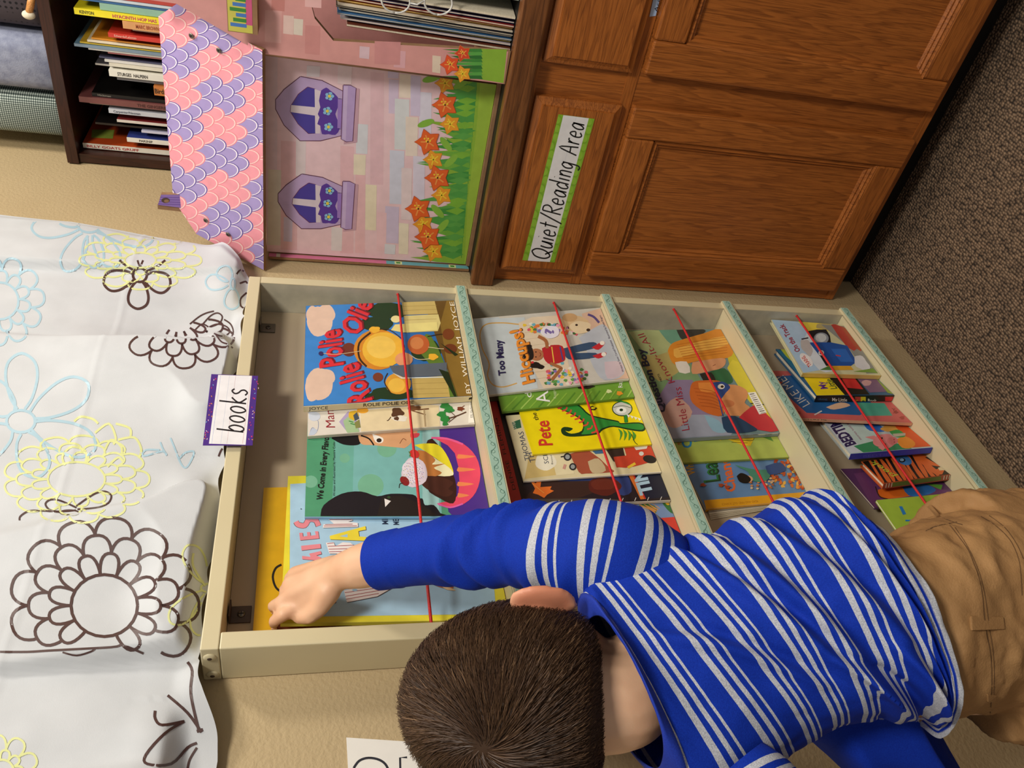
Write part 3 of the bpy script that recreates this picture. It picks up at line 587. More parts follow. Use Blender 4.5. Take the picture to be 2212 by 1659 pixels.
def artI(a):
    a.P('#e6d9ae', [(350, 920), (700, 860), (800, 1300), (460, 1338)]); a.P('#d6bc78', [(500, 1180), (640, 1150), (680, 1310), (470, 1336)], 0); a.E('#efe8cf', (610, 1220), 70, 60, wob=.06)
    a.P('#2f6a4c', [(385, 960), (440, 940), (450, 995), (400, 1008)]); a.T('#efe8cf', 'STEP', (415, 1002), (405, 950), (-18, 2)); a.T('#33415c', 'THOMAS', (508, 1212), (462, 1020), (-36, 5), .0); a.T('#33415c', 'TH', (548, 1222), (520, 1160), (-42, 5)); a.T('#3a4658', 'SCHOOL', (632, 1232), (600, 1060), (-32, 4), .0); a.T('#4a4a40', 'Based on the', (660, 1238), (640, 1100), (-12, 1))
    a.P('#a8533a', [(770, 1170), (900, 1150), (1030, 1260), (1060, 1290), (880, 1300), (830, 1290)], 2); a.P('#c7b48c', [(890, 1220), (960, 1200), (1010, 1280), (920, 1296)], 3)
    a.P('#3f6a94', [(920, 1150), (1000, 1135), (1010, 1165), (940, 1170)]); a.P('#3a2a24', [(1010, 1140), (1120, 1120), (1150, 1240), (1060, 1220)]); a.P('#c8442c', [(1130, 1125), (1260, 1115), (1330, 1130), (1345, 1200), (1250, 1240), (1140, 1262), (1080, 1250), (1150, 1230)], 2)
    a.P('#c8442c', [(1060, 1190), (1150, 1180), (1160, 1250), (1080, 1260)]); a.E('#1c1a1a', (1300, 1205), 45, 26, .2); a.E('#d8d6cc', (1245, 1168), 16, 14); a.P('#e8c23a', [(1150, 1255), (1200, 1225), (1210, 1240), (1160, 1268)]); a.P('#ddd8ce', [(1190, 1115), (1290, 1108), (1280, 1135), (1210, 1145)])
    for q in ((755, 1190, 26), (790, 1255, 24)): a.E('#2a2a2e', q[:2], q[2]); a.E('#9aa0a0', q[:2], q[2]*.6)
    a.S('#2a2a2e', 8, [(710, 1190), (740, 1185)]); a.S('#d09a8a', 18, [(740, 1240), (730, 1270)])
book('picture_book', 'cream picture book with a blue-grey title and a red bus, behind the yellow lizard book', Z2, [(464, 1348), (345, 915), (1240, 840), (1420, 1284)], -.0375, -.0375, .055, LZ[1], .003, '#dccfa4', artI, '#e8e2d2', None, G2, hard=False)
def artJ(a):
    a.P('#b22e28', [(230, 825), (285, 820), (460, 1512), (378, 1520)]); a.T('#2a1414', 'DENISE  FLEMING', (412, 1405), (288, 930), (-22, 6))
    a.P('#241a20', [(288, 820), (1230, 720), (1490, 1468), (462, 1512)]); a.P('#3a241e', [(600, 1330), (900, 1310), (920, 1430), (640, 1490), (470, 1480)], 3); a.P('#2a3a70', [(640, 1330), (1050, 1300), (1060, 1340), (700, 1350)], 3); a.P('#2c3c74', [(1060, 1330), (1150, 1310), (1180, 1420), (1100, 1440)], 3)
    a.E('#5a2018', (1000, 1385), 110, 60, wob=.08); a.E('#6a2a1c', (990, 1370), 80, 40, wob=.1); a.E('#4a4038', (800, 1480), 300, 16, wob=.2)
    a.P('#e8742a', [(510, 1350), (545, 1365), (560, 1345), (580, 1355), (575, 1390), (650, 1385), (640, 1405), (665, 1415), (620, 1440), (600, 1462), (560, 1440), (525, 1430), (540, 1400)]); a.S('#f0a04a', 4, [(520, 1365), (600, 1430)])
    a.P('#14182e', [(1190, 1308), (1400, 1285), (1480, 1450), (1270, 1470)]); a.P('#d8702c', [(1160, 1310), (1195, 1306), (1275, 1468), (1240, 1472)]); a.S('#c22a24', 10, [(1192, 1308), (1270, 1466)])
    a.T('#a9c6d8', 'TIN', (1320, 1432), (1262, 1270), (-82, 16), .05); a.P('#c2302a', [(1412, 1345), (1460, 1338), (1490, 1440), (1470, 1445)])
    for i in range(9): a.S('#d8d2c8', 4, [(690+85*i, 1500-3*i), (700+85*i, 1478-3*i)], 0)
    a.P('#d0c8bc', [(460, 1490), (575, 1482), (580, 1498), (470, 1506)])
book('picture_book', 'dark picture book with an orange maple leaf and a red side band', Z2, [(380, 1522), (226, 822), (1290, 735), (1492, 1472)], -.0325, -.0325, .055, LZ[1], .005, '#2a1e22', artJ, '#c8c0b4', None, G2, hard=True)
def artK(a):
    a.P('#7088b0', [(520, 1525), (1500, 1480), (1540, 1700), (560, 1740)]); a.P('#2f6a34', [(1160, 1560), (1260, 1500), (1350, 1530), (1300, 1600), (1170, 1610)], 3); a.P('#2f6a34', [(1380, 1490), (1490, 1475), (1520, 1570), (1440, 1560)], 3); a.P('#e8b12e', [(1390, 1480), (1460, 1490), (1420, 1510)], 3)
    for i in range(5): a.P('#c88a4a', [(1190+30*i, 1500-2*i), (1290+16*i, 1540-5*i), (1330+10*i, 1570-9*i), (1270+20*i, 1560-9*i)], 3)
    a.S('#4a6a60', 7, [(860, 1560), (940, 1535), (1010, 1545), (1060, 1520)]); a.P('#c8382c', [(1160, 1612), (1500, 1585), (1520, 1700), (1180, 1720)])
book('picture_book', 'blue picture book with green jungle leaves, half hidden by the striped shoulder', Z2, [(470, 1760), (400, 1440), (1400, 1300), (1562, 1705)], -.0255, -.0255, .055, LZ[1], .004, '#5f78a4', artK, '#c8c0b4', None, G2, hard=True)

def artL(a):
    a.P('#7a9a6a', [(100, 300), (400, 295), (620, 640), (300, 800), (170, 500)]); a.P('#b0a060', [(200, 500), (420, 380), (500, 540), (330, 650)], 3); a.P('#8a7a94', [(390, 1035), (300, 800), (400, 640), (560, 640), (760, 1000)], 0); a.P('#9aa0ae', [(640, 880), (780, 900), (820, 1030), (400, 1040), (420, 900)], 3); a.P('#8ab0c0', [(640, 880), (740, 920), (790, 1000), (700, 990)], 3)
    a.P('#c49a8a', [(340, 860), (450, 760), (560, 860), (480, 960), (400, 960)], 3); a.P('#a9b27a', [(120, 310), (330, 300), (420, 420), (260, 470)], 3); a.P('#6a9a80', [(330, 300), (470, 296), (520, 380), (420, 400)], 3)
    a.P('#c8bc2e', [(750, 295), (860, 470), (1060, 790), (940, 760), (840, 620), (800, 480)], 0); a.P('#d8c93a', [(800, 560), (880, 520), (1140, 930), (960, 800)], 3); a.P('#3a3a34', [(450, 296), (640, 293), (620, 330), (500, 370)], 3); a.P('#2f6a42', [(670, 590), (780, 560), (840, 640), (800, 670), (690, 640)], 3); a.P('#2a2a24', [(610, 600), (690, 590), (720, 660), (650, 660)], 3)
    a.P('#d98a2c', [(390, 440), (420, 390), (500, 360), (640, 320), (760, 293), (840, 430), (800, 490), (600, 510), (480, 540), (420, 520)], 3); a.P('#eab04e', [(430, 430), (560, 390), (780, 340), (800, 400), (600, 450), (450, 490)], 3)
    for i in range(7): a.S('#b86a20', 3, [(450+8*i, 400+16*i), (620, 370+18*i), (800, 345+18*i)])
    a.P('#d99a6e', [(560, 520), (760, 490), (790, 520), (760, 560), (680, 580), (560, 600)], 3); a.S('#8a4a2c', 4, [(700, 545), (720, 535)]); a.P('#e0d8c8', [(440, 520), (520, 515), (545, 590), (470, 590)], 2)
    a.P('#c8682a', [(540, 730), (560, 660), (640, 645), (760, 655), (780, 760), (770, 885), (660, 870), (560, 800)], 3); a.P('#e08a3c', [(600, 660), (720, 665), (740, 720), (620, 720)], 3)
    for i in range(6): a.S('#a04a1c', 3, [(570+10*i, 700+24*i), (700, 720+22*i), (770, 780+14*i)])
    a.P('#d8945e', [(730, 680), (850, 675), (930, 710), (940, 760), (920, 800), (960, 840), (910, 910), (880, 890), (790, 880), (760, 780)], 3); a.E('#c87a4a', (795, 805), 55, 26)
    a.P('#2a4a8a', [(700, 660), (770, 655), (820, 690), (790, 730), (740, 780)], 3); a.E('#efe8d8', (758, 688), 24, 18); a.E('#3a2a1c', (765, 688), 11, 9); a.S('#2a4a8a', 8, [(740, 770), (770, 890)])
    a.P('#c22c38', [(880, 900), (960, 830), (1020, 830), (1165, 990), (1010, 985), (920, 930)], 2); a.P('#22405e', [(760, 900), (850, 890), (960, 950), (1000, 992), (800, 1005)], 3); a.P('#14201c', [(960, 800), (1050, 808), (1050, 816), (960, 806)])
    a.P('#eceae4', [(940, 730), (995, 725), (1072, 868), (1020, 880)])
    for i in range(11): a.S('#26241f', 3 if i % 3 else 5, [(955+10*i*.75, 742+13*i), (985+10*i*.78, 737+13*i)], 0)
    a.T('#1f3148', 'Question Boy', (378, 862), (222, 425), (-50, 6), .03); a.T('#3a3430', 'MEETS', (352, 652), (330, 600), (-14, 2))
    a.T('#a8283c', 'Little Miss', (540, 985), (480, 690), (-56, 10), -.01); a.T('#a8283c', 'Know-It-All', (440, 655), (225, 320), (-46, 14), -.01)
def spL(a):
    a.T('#3a4450', 'QUESTION BOY MEETS LITTLE MISS KNOW-IT-ALL', (470, 1042), (1005, 1018), (0, -18)); a.P('#e4e4e0', [(1015, 1020), (1150, 1010), (1150, 990), (1015, 996)]); a.T('#3a3a3a', 'CATALANO', (1060, 1022), (1110, 1018), (0, -12))
book('picture_book', 'hardback picture book with painted profiles of a red-haired boy and a blond girl', Z3, [(400, 1046), (96, 299), (760, 290), (1163, 1002)], -.030, -.030, .02, LZ[2], .008, '#6f8a8a', artL, '#8a94a4', spL, G3)
def artM(a):
    a.T('#c8402c', 'MARG', (490, 1085), (475, 1030), (-34, 4)); a.T('#2f86b8', 'Curi', (560, 1105), (530, 960), (-66, 10), .03); a.T('#2f86b8', 'Fire', (612, 1062), (600, 940), (-40, 6), .03)
    a.P('#e8c428', [(780, 1040), (990, 1035), (960, 1095), (900, 1090)]); a.S('#7a6a1a', 4, [(800, 1045), (960, 1060), (985, 1040)]); a.S('#7a6a1a', 4, [(830, 1070), (940, 1075)]); a.P('#5a8a3a', [(1030, 1030), (1100, 1035), (1120, 1065)], 0); a.P('#e8c428', [(720, 1040), (745, 1040), (760, 1062)])
book('picture_book', 'plain light green picture book peeking out below the two painted profiles', Z3, [(481, 1210), (390, 960), (1060, 900), (1266, 1168)], -.0205, -.0205, .02, LZ[2], .004, '#aebd58', artM, '#98a848', None, G3, hard=False)
def artN(a):
    a.P('#e0a01e', [(640, 1470), (1500, 1400), (1540, 1470), (655, 1532)]); a.T('#a86a14', 'READ AND FIND OUT SCIENCE', (1010, 1470), (760, 1492), (4, 15))
    a.T('#d8a02c', 'Why Do', (582, 1290), (540, 1120), (-54, 10), .02); a.T('#2f7a3e', 'Leaves', (752, 1338), (700, 1080), (-112, 14), .04); a.T('#25422a', 'Leaves', (758, 1336), (706, 1078), (-112, 14), .0); a.T('#e06a34', 'Change', (862, 1405), (800, 1130), (-70, 14), .03)
    a.k -= 1; rnd = random.Random(5)
    for _ in range(120):
        q = (1090+rnd.random()*330, 1180+rnd.random()*210); 
        if q[1] > 1180 and q[0]-1090 > (q[1]-1300)*.9: a.E(rnd.choice(['#d8702a', '#e89a38', '#b84a20', '#e8b04a', '#a03c1c', '#c85a28']), q, 16, 11, rnd.random()*3, wob=.3, n=8)
    for _ in range(26): q = (960+rnd.random()*160, 1310+rnd.random()*90); a.E(rnd.choice(['#d8b08a', '#c88a5a', '#e0c090', '#b86a3a']), q, 10, 7, wob=.3, n=8)
    a.P('#4a8a70', [(850, 1230), (920, 1250), (1000, 1265), (1090, 1270), (1080, 1330), (1010, 1350), (960, 1330), (940, 1280), (870, 1245)], 3); a.P('#2f4a80', [(1060, 1240), (1160, 1215), (1200, 1270), (1090, 1300)], 3)
    a.E('#d8a07a', (940, 1330), 34, 24); a.P('#17120f', [(862, 1310), (890, 1288), (930, 1300), (960, 1330), (940, 1355), (885, 1350)], 3)
    for q in ((630, 1370), (755, 1372), (800, 1385)): a.E('#a84a2a', q, 20, 12, wob=.4, n=10)
    a.T('#5a2a1a', 'by Betsy Maestro', (1330, 1345), (1250, 1260), (-20, 6)); a.P('#c0342c', [(1335, 1290), (1365, 1285), (1420, 1350), (1385, 1360)])
book('picture_book', 'grey-blue paperback about autumn leaves with a yellow band along its spine', Z3, [(655, 1532), (470, 1180), (1180, 1110), (1520, 1452)], -.0155, -.0155, .02, LZ[2], .005, '#6488b0', artN, '#d89a1c', None, G3, hard=False, flare=5)

def artO(a):
    a.P('#a9c4da', [(132, 258), (330, 262), (400, 420), (500, 560), (330, 588)]); a.P('#e8cf4a', [(290, 262), (420, 262), (480, 330), (360, 330)], 3); a.P('#cfd9de', [(360, 330), (420, 420), (520, 560), (430, 572), (330, 420)], 3)
    a.E('#b0a06a', (460, 300), 50, 22, wob=.2); a.P('#8a8a84', [(440, 290), (590, 300), (790, 590), (720, 592), (600, 420)]); a.P('#b03a30', [(500, 290), (560, 300), (660, 440), (600, 430)], 2); a.P('#a84a30', [(560, 300), (600, 320), (690, 440), (660, 440)], 2)
    a.P('#1c1c22', [(360, 330), (470, 320), (500, 400), (470, 420), (400, 410)], 2); a.E('#8a9098', (440, 375), 46, 36); a.E('#c4c8c8', (438, 372), 34, 26); a.S('#2a2a30', 8, [(318, 380), (360, 372)])
    a.P('#1f4f9a', [(365, 400), (500, 400), (600, 420), (660, 520), (600, 560), (480, 540), (420, 470)], 0); a.P('#2c66b8', [(500, 440), (590, 440), (640, 520), (560, 520)], 0); a.E('#e8e2d2', (440, 465), 17, 17); a.E('#1f3a6a', (440, 465), 10, 10); a.P('#d8a02a', [(470, 545), (620, 545), (640, 570), (500, 572)]); a.P('#1c1c22', [(430, 480), (450, 480), (500, 545), (470, 545)])
    a.S('#d0342c', 6, [(530, 480), (560, 485)]); a.E('#b9b4b0', (350, 430), 30, 55, -.5, wob=.15); a.E('#d4d2d4', (690, 530), 60, 34, .8, wob=.15); a.P('#7a9a3c', [(640, 580), (790, 590), (760, 560)], 0); a.P('#4a7a3a', [(430, 570), (500, 540), (520, 572)], 0)
    a.T('#9a2a3c', 'On the Track', (312, 452), (205, 285), (-30, 12), .02); a.E('#e8e4e0', (348, 508), 52, 26, .8); a.T('#c8382c', 'TRAINS', (380, 540), (335, 480), (-18, 16), .02)
def spO(a): a.T('#8a4a1a', 'On the Track', (425, 582), (520, 588), (0, -12)); a.T('#8a4a1a', 'Thomas and Friends', (540, 590), (645, 596), (0, -12))
book('board_book', 'chunky board book with a blue steam engine, rightmost on the bottom ledge', Z4, [(325, 588), (130, 255), (585, 292), (785, 602)], -.0515, -.0515, .045, LZ[3], .009, '#c9c49a', artO, '#d8b86a', spO, G4, ct=.0025)
def artP(a):
    a.P('#e8cf1a', [(330, 612), (500, 605), (590, 724), (412, 728)]); a.P('#2f7aa0', [(160, 440), (260, 470), (330, 610), (300, 610)], 0); a.P('#c8d24a', [(180, 430), (300, 430), (340, 520), (250, 510)], 3); a.T('#5a2a8a', 'My', (482, 685), (455, 640), (-46, 4), .02); a.T('#3a5a2a', 'Little', (540, 685), (500, 625), (-42, 4), .02)
    a.P('#15110f', [(480, 606), (650, 610), (740, 722), (585, 724)]); a.P('#c8282c', [(560, 612), (640, 612), (700, 690), (600, 680)], 0); a.P('#7a5a7a', [(650, 612), (770, 612), (850, 705), (740, 710)], 0); a.E('#c89a9a', (720, 650), 30, 18, wob=.1); a.P('#8aa03a', [(770, 612), (885, 720), (850, 712)], 0)
def spP(a):
    a.P('#17130f', [(412, 730), (835, 735), (835, 785), (412, 768)]); a.P('#c8282c', [(835, 735), (885, 735), (885, 785), (835, 785)])
    a.T('#e8e4dc', 'My Little', (508, 762), (600, 765), (0, -22), .01); a.T('#4a6a8a', 'URANIE', (420, 755), (478, 758), (0, -12)); a.P('#c8382c', [(648, 735), (684, 735), (684, 772), (648, 770)]); a.P('#e8c81a', [(684, 735), (715, 735), (715, 774), (684, 772)]); a.T('#1a1612', 'e', (692, 768), (708, 768), (0, -18), .02); a.T('#e8c81a', 'c', (654, 766), (668, 766), (0, -18), .02); a.T('#e8e4dc', 'Book', (728, 768), (782, 770), (0, -22), .01)
book('board_book', 'thick board book with a black spine and yellow cover corner', Z4, [(410, 728), (160, 440), (720, 470), (884, 724)], -.049, -.028, .045, LZ[3], .0128, '#2a5a80', artP, '#17130f', spP, G4, ct=.0025)
def artQ(a):
    a.P('#c8605c', [(118, 575), (700, 560), (1003, 900), (310, 868)]); a.P('#1f5a94', [(160, 610), (300, 600), (640, 620), (760, 790), (680, 850), (350, 835), (230, 730)], 0); a.P('#4aa08a', [(640, 770), (830, 775), (880, 852), (700, 854)], 0); a.P('#d8b090', [(470, 800), (560, 770), (620, 790), (520, 815)], 3)
    a.T('#d8d2c8', 'LIKE ME!', (372, 778), (205, 600), (-48, 26), -.01); a.T('#d8d2c8', 'I', (446, 826), (441, 820), (-48, 26), 0)
    for q in ((240, 790), (300, 835), (185, 650), (900, 830), (940, 865)): a.E('#a8443c', q, 16, 10, wob=.4, n=10)
    a.T('#8a3030', 'BY', (915, 835), (890, 800), (-16, 6))
def spQ(a):
    a.P('#c8605c', [(320, 850), (1000, 886), (1000, 900), (320, 866)]); a.T('#2a2420', 'I LIKE ME', (360, 878), (475, 882), (0, -7))
book('picture_book', 'pink-bordered picture book with a blue cover and white title letters', Z4, [(310, 866), (115, 574), (800, 590), (1004, 897)], -.044, -.0205, .045, LZ[3], .0055, '#c8605c', artQ, '#d8a080', spQ, G4, ct=.0012)
def artR(a):
    a.P('#b9cfc9', [(462, 902), (760, 905), (880, 1060), (624, 1086)]); a.P('#c8cfd8', [(462, 902), (560, 905), (700, 1070), (624, 1086)]); a.P('#2f8a5a', [(640, 1040), (800, 1000), (980, 1040), (1000, 1056), (700, 1080)], 0); a.P('#e05a24', [(880, 905), (1000, 915), (1135, 1040), (1000, 1050), (960, 1000)], 0); a.P('#e8902c', [(900, 1000), (960, 980), (1020, 1020), (1000, 1050), (940, 1050)], 3)
    a.P('#2f6ac0', [(700, 905), (790, 905), (830, 950), (740, 945)], 3); a.E('#d8a04a', (860, 930), 50, 22, wob=.2); a.P('#3a9a4a', [(860, 950), (920, 940), (960, 980), (900, 985)], 3)
    a.E('#e08a8a', (830, 1010), 70, 45, wob=.06); a.P('#e08a8a', [(710, 985), (770, 975), (790, 1010)], 0); a.P('#e08a8a', [(790, 1050), (850, 1040), (820, 1068)], 0); a.E('#d87878', (880, 1008), 34, 24); a.E('#2a1a1a', (815, 992), 6); a.E('#2a1a1a', (835, 1030), 6); a.E('#a84a4a', (890, 1000), 5); a.E('#a84a4a', (892, 1016), 5); a.P('#c0b4a0', [(880, 965), (960, 960), (960, 975), (890, 985)], 0)
    a.T('#2a1f52', 'BEDTIME', (655, 1028), (520, 850), (-62, 20), .04); a.T('#a05a7a', 'stories told by', (690, 1000), (600, 890), (-14, 4))
def spR(a): a.P('#2a3aa8', [(622, 1090), (1137, 1048), (1137, 1085), (622, 1130)]); a.T('#4a4ac0', 'BEDTIME', (700, 1110), (900, 1092), (0, -14))
book('picture_book', 'white and red picture book with a pink pig and a royal blue spine', Z4, [(622, 1088), (440, 870), (960, 868), (1137, 1047)], -.047, -.026, .045, LZ[3], .011, '#b8c4c4', artR, '#2636a0', spR, G4)
def artS(a):
    a.P('#17110d', [(692, 1136), (1090, 1085), (1238, 1215), (826, 1268)])
    for i in range(11):
        x0 = 730+34*i; a.P('#d8662a', [(x0, 1128-4*i), (x0+14, 1126-4*i), (x0+60+8*(i % 3), 1200-3*i), (x0+100+10*(i % 2), 1262-4*i), (x0+82, 1264-4*i), (x0+40, 1195-3*i)], 2)
    a.P('#d8662a', [(1000, 1100), (1090, 1090), (1200, 1190), (1150, 1220), (1060, 1150)], 2); a.P('#17110d', [(1080, 1110), (1110, 1105), (1150, 1150)], 0); a.P('#17110d', [(1120, 1160), (1190, 1170), (1150, 1185)], 0); a.E('#3f7ab8', (950, 1125), 52, 30, .4); a.E('#17110d', (940, 1128), 20, 14); a.E('#9ac0e0', (938, 1126), 13, 9)
    a.T('#b8c83a', 'peek', (905, 1222), (765, 1128), (-40, 12), .0); a.P('#d8c8a0', [(1160, 1175), (1200, 1165), (1205, 1190), (1170, 1192)], 0)
def spS(a):
    a.P('#6a7a2c', [(880, 1262), (1180, 1225), (1180, 1250), (880, 1292)])
    for x in (838, 855, 872, 1195, 1212, 1228): a.S('#d8c8b0', 6, [(x, 1298-(x-830)*.14), (x+8, 1262-(x-830)*.14)], 0)
book('board_book', 'small orange and black tiger-striped board book on the bottom ledge', Z4, [(826, 1270), (690, 1134), (1090, 1084), (1240, 1214)], -.043, -.0235, .045, LZ[3], .0105, '#c8581f', artS, '#a8482a', spS, G4, ct=.0022)
def artT(a):
    a.P('#6a3a6a', [(640, 1210), (820, 1190), (1260, 1330), (760, 1420)]); a.P('#d86a1e', [(790, 1310), (880, 1290), (1000, 1310), (1000, 1345), (860, 1365), (800, 1350)], 3); a.P('#2a6ab0', [(930, 1270), (1060, 1270), (1150, 1310), (1080, 1345), (980, 1345)], 3); a.P('#5a9a3a', [(1080, 1270), (1190, 1280), (1180, 1310)], 0); a.S('#3a2a1a', 7, [(775, 1290), (800, 1350), (850, 1368)])
book('picture_book', 'purple picture book with orange and blue shapes, mostly hidden behind the tiger-striped one', Z4, [(770, 1420), (560, 1180), (1110, 1170), (1290, 1370)], -.029, -.0185, .045, LZ[3], .0035, '#5a3460', artT, '#5a3460', None, G4, hard=False)
def artU(a): a.P('#2a7ab8', [(920, 1412), (940, 1412), (965, 1460), (945, 1465)]); a.S('#2a7ab8', 10, [(960, 1500), (1020, 1500)])
book('picture_book', 'lime green picture book on the bottom ledge, next to the tan trousers', Z4, [(1000, 1690), (780, 1374), (1358, 1320), (1560, 1640)], -.0535, -.0505, .045, LZ[3], .004, '#9dbb3e', artU, '#8aa834', None, G4, hard=False)

# ---------------------------------------------------------------- curtain with printed flowers
edge = [(1.80, .083), (1.725, .079), (1.615, .073), (1.497, .043), (1.402, .021), (1.353, .001), (1.319, -.036), (1.302, -.075), (1.27, -.11)]
def xmax(z):
    for (za, xa), (zb, xb) in zip(edge, edge[1:]):
        if z >= zb: return xb+(xa-xb)*(z-zb)/(za-zb)
    return edge[-1][1]
def sst(a, b, x):
    t = min(1, max(0, (x-a)/(b-a))); return t*t*(3-2*t)
def fold(x, x0, wl, wr, a): return a*(sst(x0-wl, x0, x) if x < x0 else 1-sst(x0, x0+wr, x))
def cy(x, z):
    zz = sst(1.62, 1.32, z)
    y = -.030-.006*math.sin(x*13+1)*(.4+.6*zz)
    y -= fold(x, -.082-.02*(z-1.5), .010, .16, .016)*(1-.4*zz)            # hem ridge near the right edge
    y -= fold(x, -.29+.12*(z-1.45), .19, .018, .044*zz+.008)              # ridge catching the light, valley right of it
    y += fold(x, -.215, .07, .10, .028)*zz
    y -= fold(x, -.61-.25*(z-1.4), .16, .04, .030*(.35+zz))
    y -= fold(x, -.79-.05*(z-1.4), .012, .13, .018*(.5+zz*.8))
    y -= fold(x, -.93, .12, .03, .015)
    low = math.exp(-((z-1.335)/.028)**2)
    y -= .016*low*(1+.8*math.sin(x*17+.6)+.5*math.sin(x*41))*(1 if x > -.84 else .6)
    y -= .004*noise.noise(Vector((x*9, z*7, 2.1)))+.0022*noise.noise(Vector((x*24, z*10, 5)))
    y -= .0015*(fold(z, 1.487, .004, .004, 1)+fold(x, -.5, .003, .003, .8))
    edge_roll = sst(xmax(z)-.03, xmax(z), x); y += .012*edge_roll
    bot = sst(1.325, 1.30, z); y = y*(1-bot)+(-.026-.010*math.sin(x*23+1)-.006*math.sin(x*51))*bot
    return max(min(y, -.004), -.064)
NX, NZ = 330, 150; gv = []; gf = []
for j in range(NZ+1):
    z0 = 1.2985+(1.83-1.2985)*(j/NZ)**1.35
    for i in range(NX+1):
        t = i/NX; x = -1.12+(xmax(z0)+1.12)*t
        z = z0
        if x < -.812: z = z0-(.026*sst(-.812, -.88, x))*(1-j/NZ)**3
        if j < 12: z += (abs(.004*math.sin(x*31)+.003*math.sin(x*67))+.001)*(1-j/12)*(1 if x > -.8 else .3)
        gv.append((x, cy(x, z), z))
gf = [(j*(NX+1)+i, j*(NX+1)+i+1, (j+1)*(NX+1)+i+1, (j+1)*(NX+1)+i) for j in range(NZ) for i in range(NX)]
M_cloth = noisy('curtain_cotton', '#c3c6c9', '#cdd0d3', 14, .8, .25, .0004, 900)
M_cloth.node_tree.nodes['Principled BSDF'].inputs['Sheen Weight'].default_value = .15
cb = MB(); cb.add(gv, gf, M_cloth, True); ctree = BVHTree.FromPolygons([Vector(v) for v in gv], gf)
ca = Art(cb, bvh=ctree)
BR, BL, LI = '#4a302c', '#a9c8d6', '#d9dd9a'
def petal(c, tip, wd, h, lw, o=.12):
    dx, dy = tip[0]-c[0], tip[1]-c[1]; nx, ny = -dy, dx; l = math.hypot(dx, dy); k = wd/l
    pt = lambda t, s_: (c[0]+dx*t+nx*k*s_, c[1]+dy*t+ny*k*s_)
    ca.S(h, lw, [pt(o, .12), pt(.35, .36), pt(.65, .52), pt(.88, .42), pt(1, .0), pt(.88, -.42), pt(.65, -.52), pt(.35, -.36), pt(o, -.12)]); ca.k = 0
def ell(c, rx, ry, h, lw): ca.S(h, lw, [(c[0]+rx*math.cos(a*math.pi/12), c[1]+ry*math.sin(a*math.pi/12)) for a in range(25)], 0); ca.k = 0
def daisy(c, r, tips, wd, h, lw):
    ell(c, r[0], r[1], h, lw)
    for t in tips: petal(c, t, wd, h, lw, .85*max(r)/max(1, math.hypot(t[0]-c[0], t[1]-c[1])))
def dahlia(c, r0, rings, h, lw, skip=None, sx=1, sy=1, rot=0):
    """round centre and rings of scalloped petals"""
    if r0 > 0: ell(c, r0*sx, r0*sy, h, lw)
    ri = abs(r0)
    for k, (ro, n) in enumerate(rings):
        for i in range(n):
            a0 = rot+2*math.pi*(i+.5*(k % 2))/n; w_ = math.pi/n; pts = []
            for t in range(15):
                u = math.sin((t/14-.5)*math.pi); rr = ri+(ro-ri)*(1-abs(u)**2.6)**.6; aa = a0+w_*u*(1 if abs(u) > .97 else .985)
                pts.append((c[0]+sx*rr*math.cos(aa), c[1]+sy*rr*math.sin(aa)))
            if skip and skip(pts[7]): continue
            ca.S(h, lw, pts, 0); ca.k = 0
        ri = ro
ca.use(0, 0, 1)
daisy((193, 488), (24, 14), [(68, 492), (330, 518), (140, 585), (205, 578), (252, 575), (122, 455)], 44, BL, 5)
dahlia((303, 562), 34, [(66, 12), (100, 12), (132, 12)], LI, 4, sx=1, sy=.48)
daisy((302, 594), (15, 15), [(224, 612), (367, 618), (297, 667)], 42, BR, 5.5); ca.S(BR, 5, [(290, 585), (270, 572), (258, 562)]); ca.S(BR, 5, [(316, 586), (340, 575), (357, 562)]); ca.S(BR, 4, [(297, 562), (302, 575), (309, 562)])
dahlia((385, 690), -30, [(58, 13), (88, 13), (118, 13)], BR, 4.5, sx=1.12, sy=.9, skip=lambda p: p[1] < 742-.30*max(0, p[0]-350))
for pp in (((438, 700), (455, 682), (470, 676), (480, 684), (474, 698), (455, 706)), ((452, 706), (470, 700), (490, 706), (496, 718), (480, 726), (462, 720)), ((420, 714), (436, 700), (450, 706)), ((484, 690), (498, 700), (504, 716), (500, 728)), ((410, 700), (430, 684), (446, 676), (462, 672)), ((466, 722), (478, 738), (494, 744), (503, 752))): ca.S(BR, 3.2, pp); ca.k = 0
dahlia((0, 650), 40, [(66, 11), (96, 11)], BL, 5, rot=.2)
daisy((45, 910), (31, 24), [(47, 763), (190, 828), (206, 968), (84, 1030), (-40, 830), (-60, 980)], 66, BL, 6)
dahlia((165, 1035), 62, [(98, 13), (130, 13), (158, 13)], LI, 4.5, sx=1, sy=.6, skip=lambda p: False)
ca.S(LI, 5, [(160, 910), (175, 900), (200, 905), (212, 915)]); ca.S(LI, 5, [(205, 935), (235, 915), (250, 945), (245, 960)]); ca.S(LI, 5, [(250, 915), (280, 925), (282, 945)]); ca.S(LI, 5, [(255, 950), (290, 945), (305, 970), (300, 990)]); ca.S(LI, 5, [(225, 975), (240, 950), (262, 965), (262, 985)]); ca.S(LI, 5, [(140, 1005), (135, 985), (155, 965), (185, 975), (185, 1000)]); ca.S(LI, 5, [(232, 1008), (255, 988), (268, 1000)]); ca.k = 0
ca.S(BL, 4, [(360, 984), (350, 975), (310, 985), (315, 972), (345, 972)]); ca.S(BL, 4, [(368, 946), (376, 965), (390, 1000), (402, 1010), (415, 990), (418, 975), (400, 978), (388, 990)]); ca.S(BL, 4, [(346, 955), (352, 970), (360, 982)]); ca.k = 0
daisy((503, 613), (5, 12), [(444, 608), (500, 668), (475, 578)], 32, BL, 4)
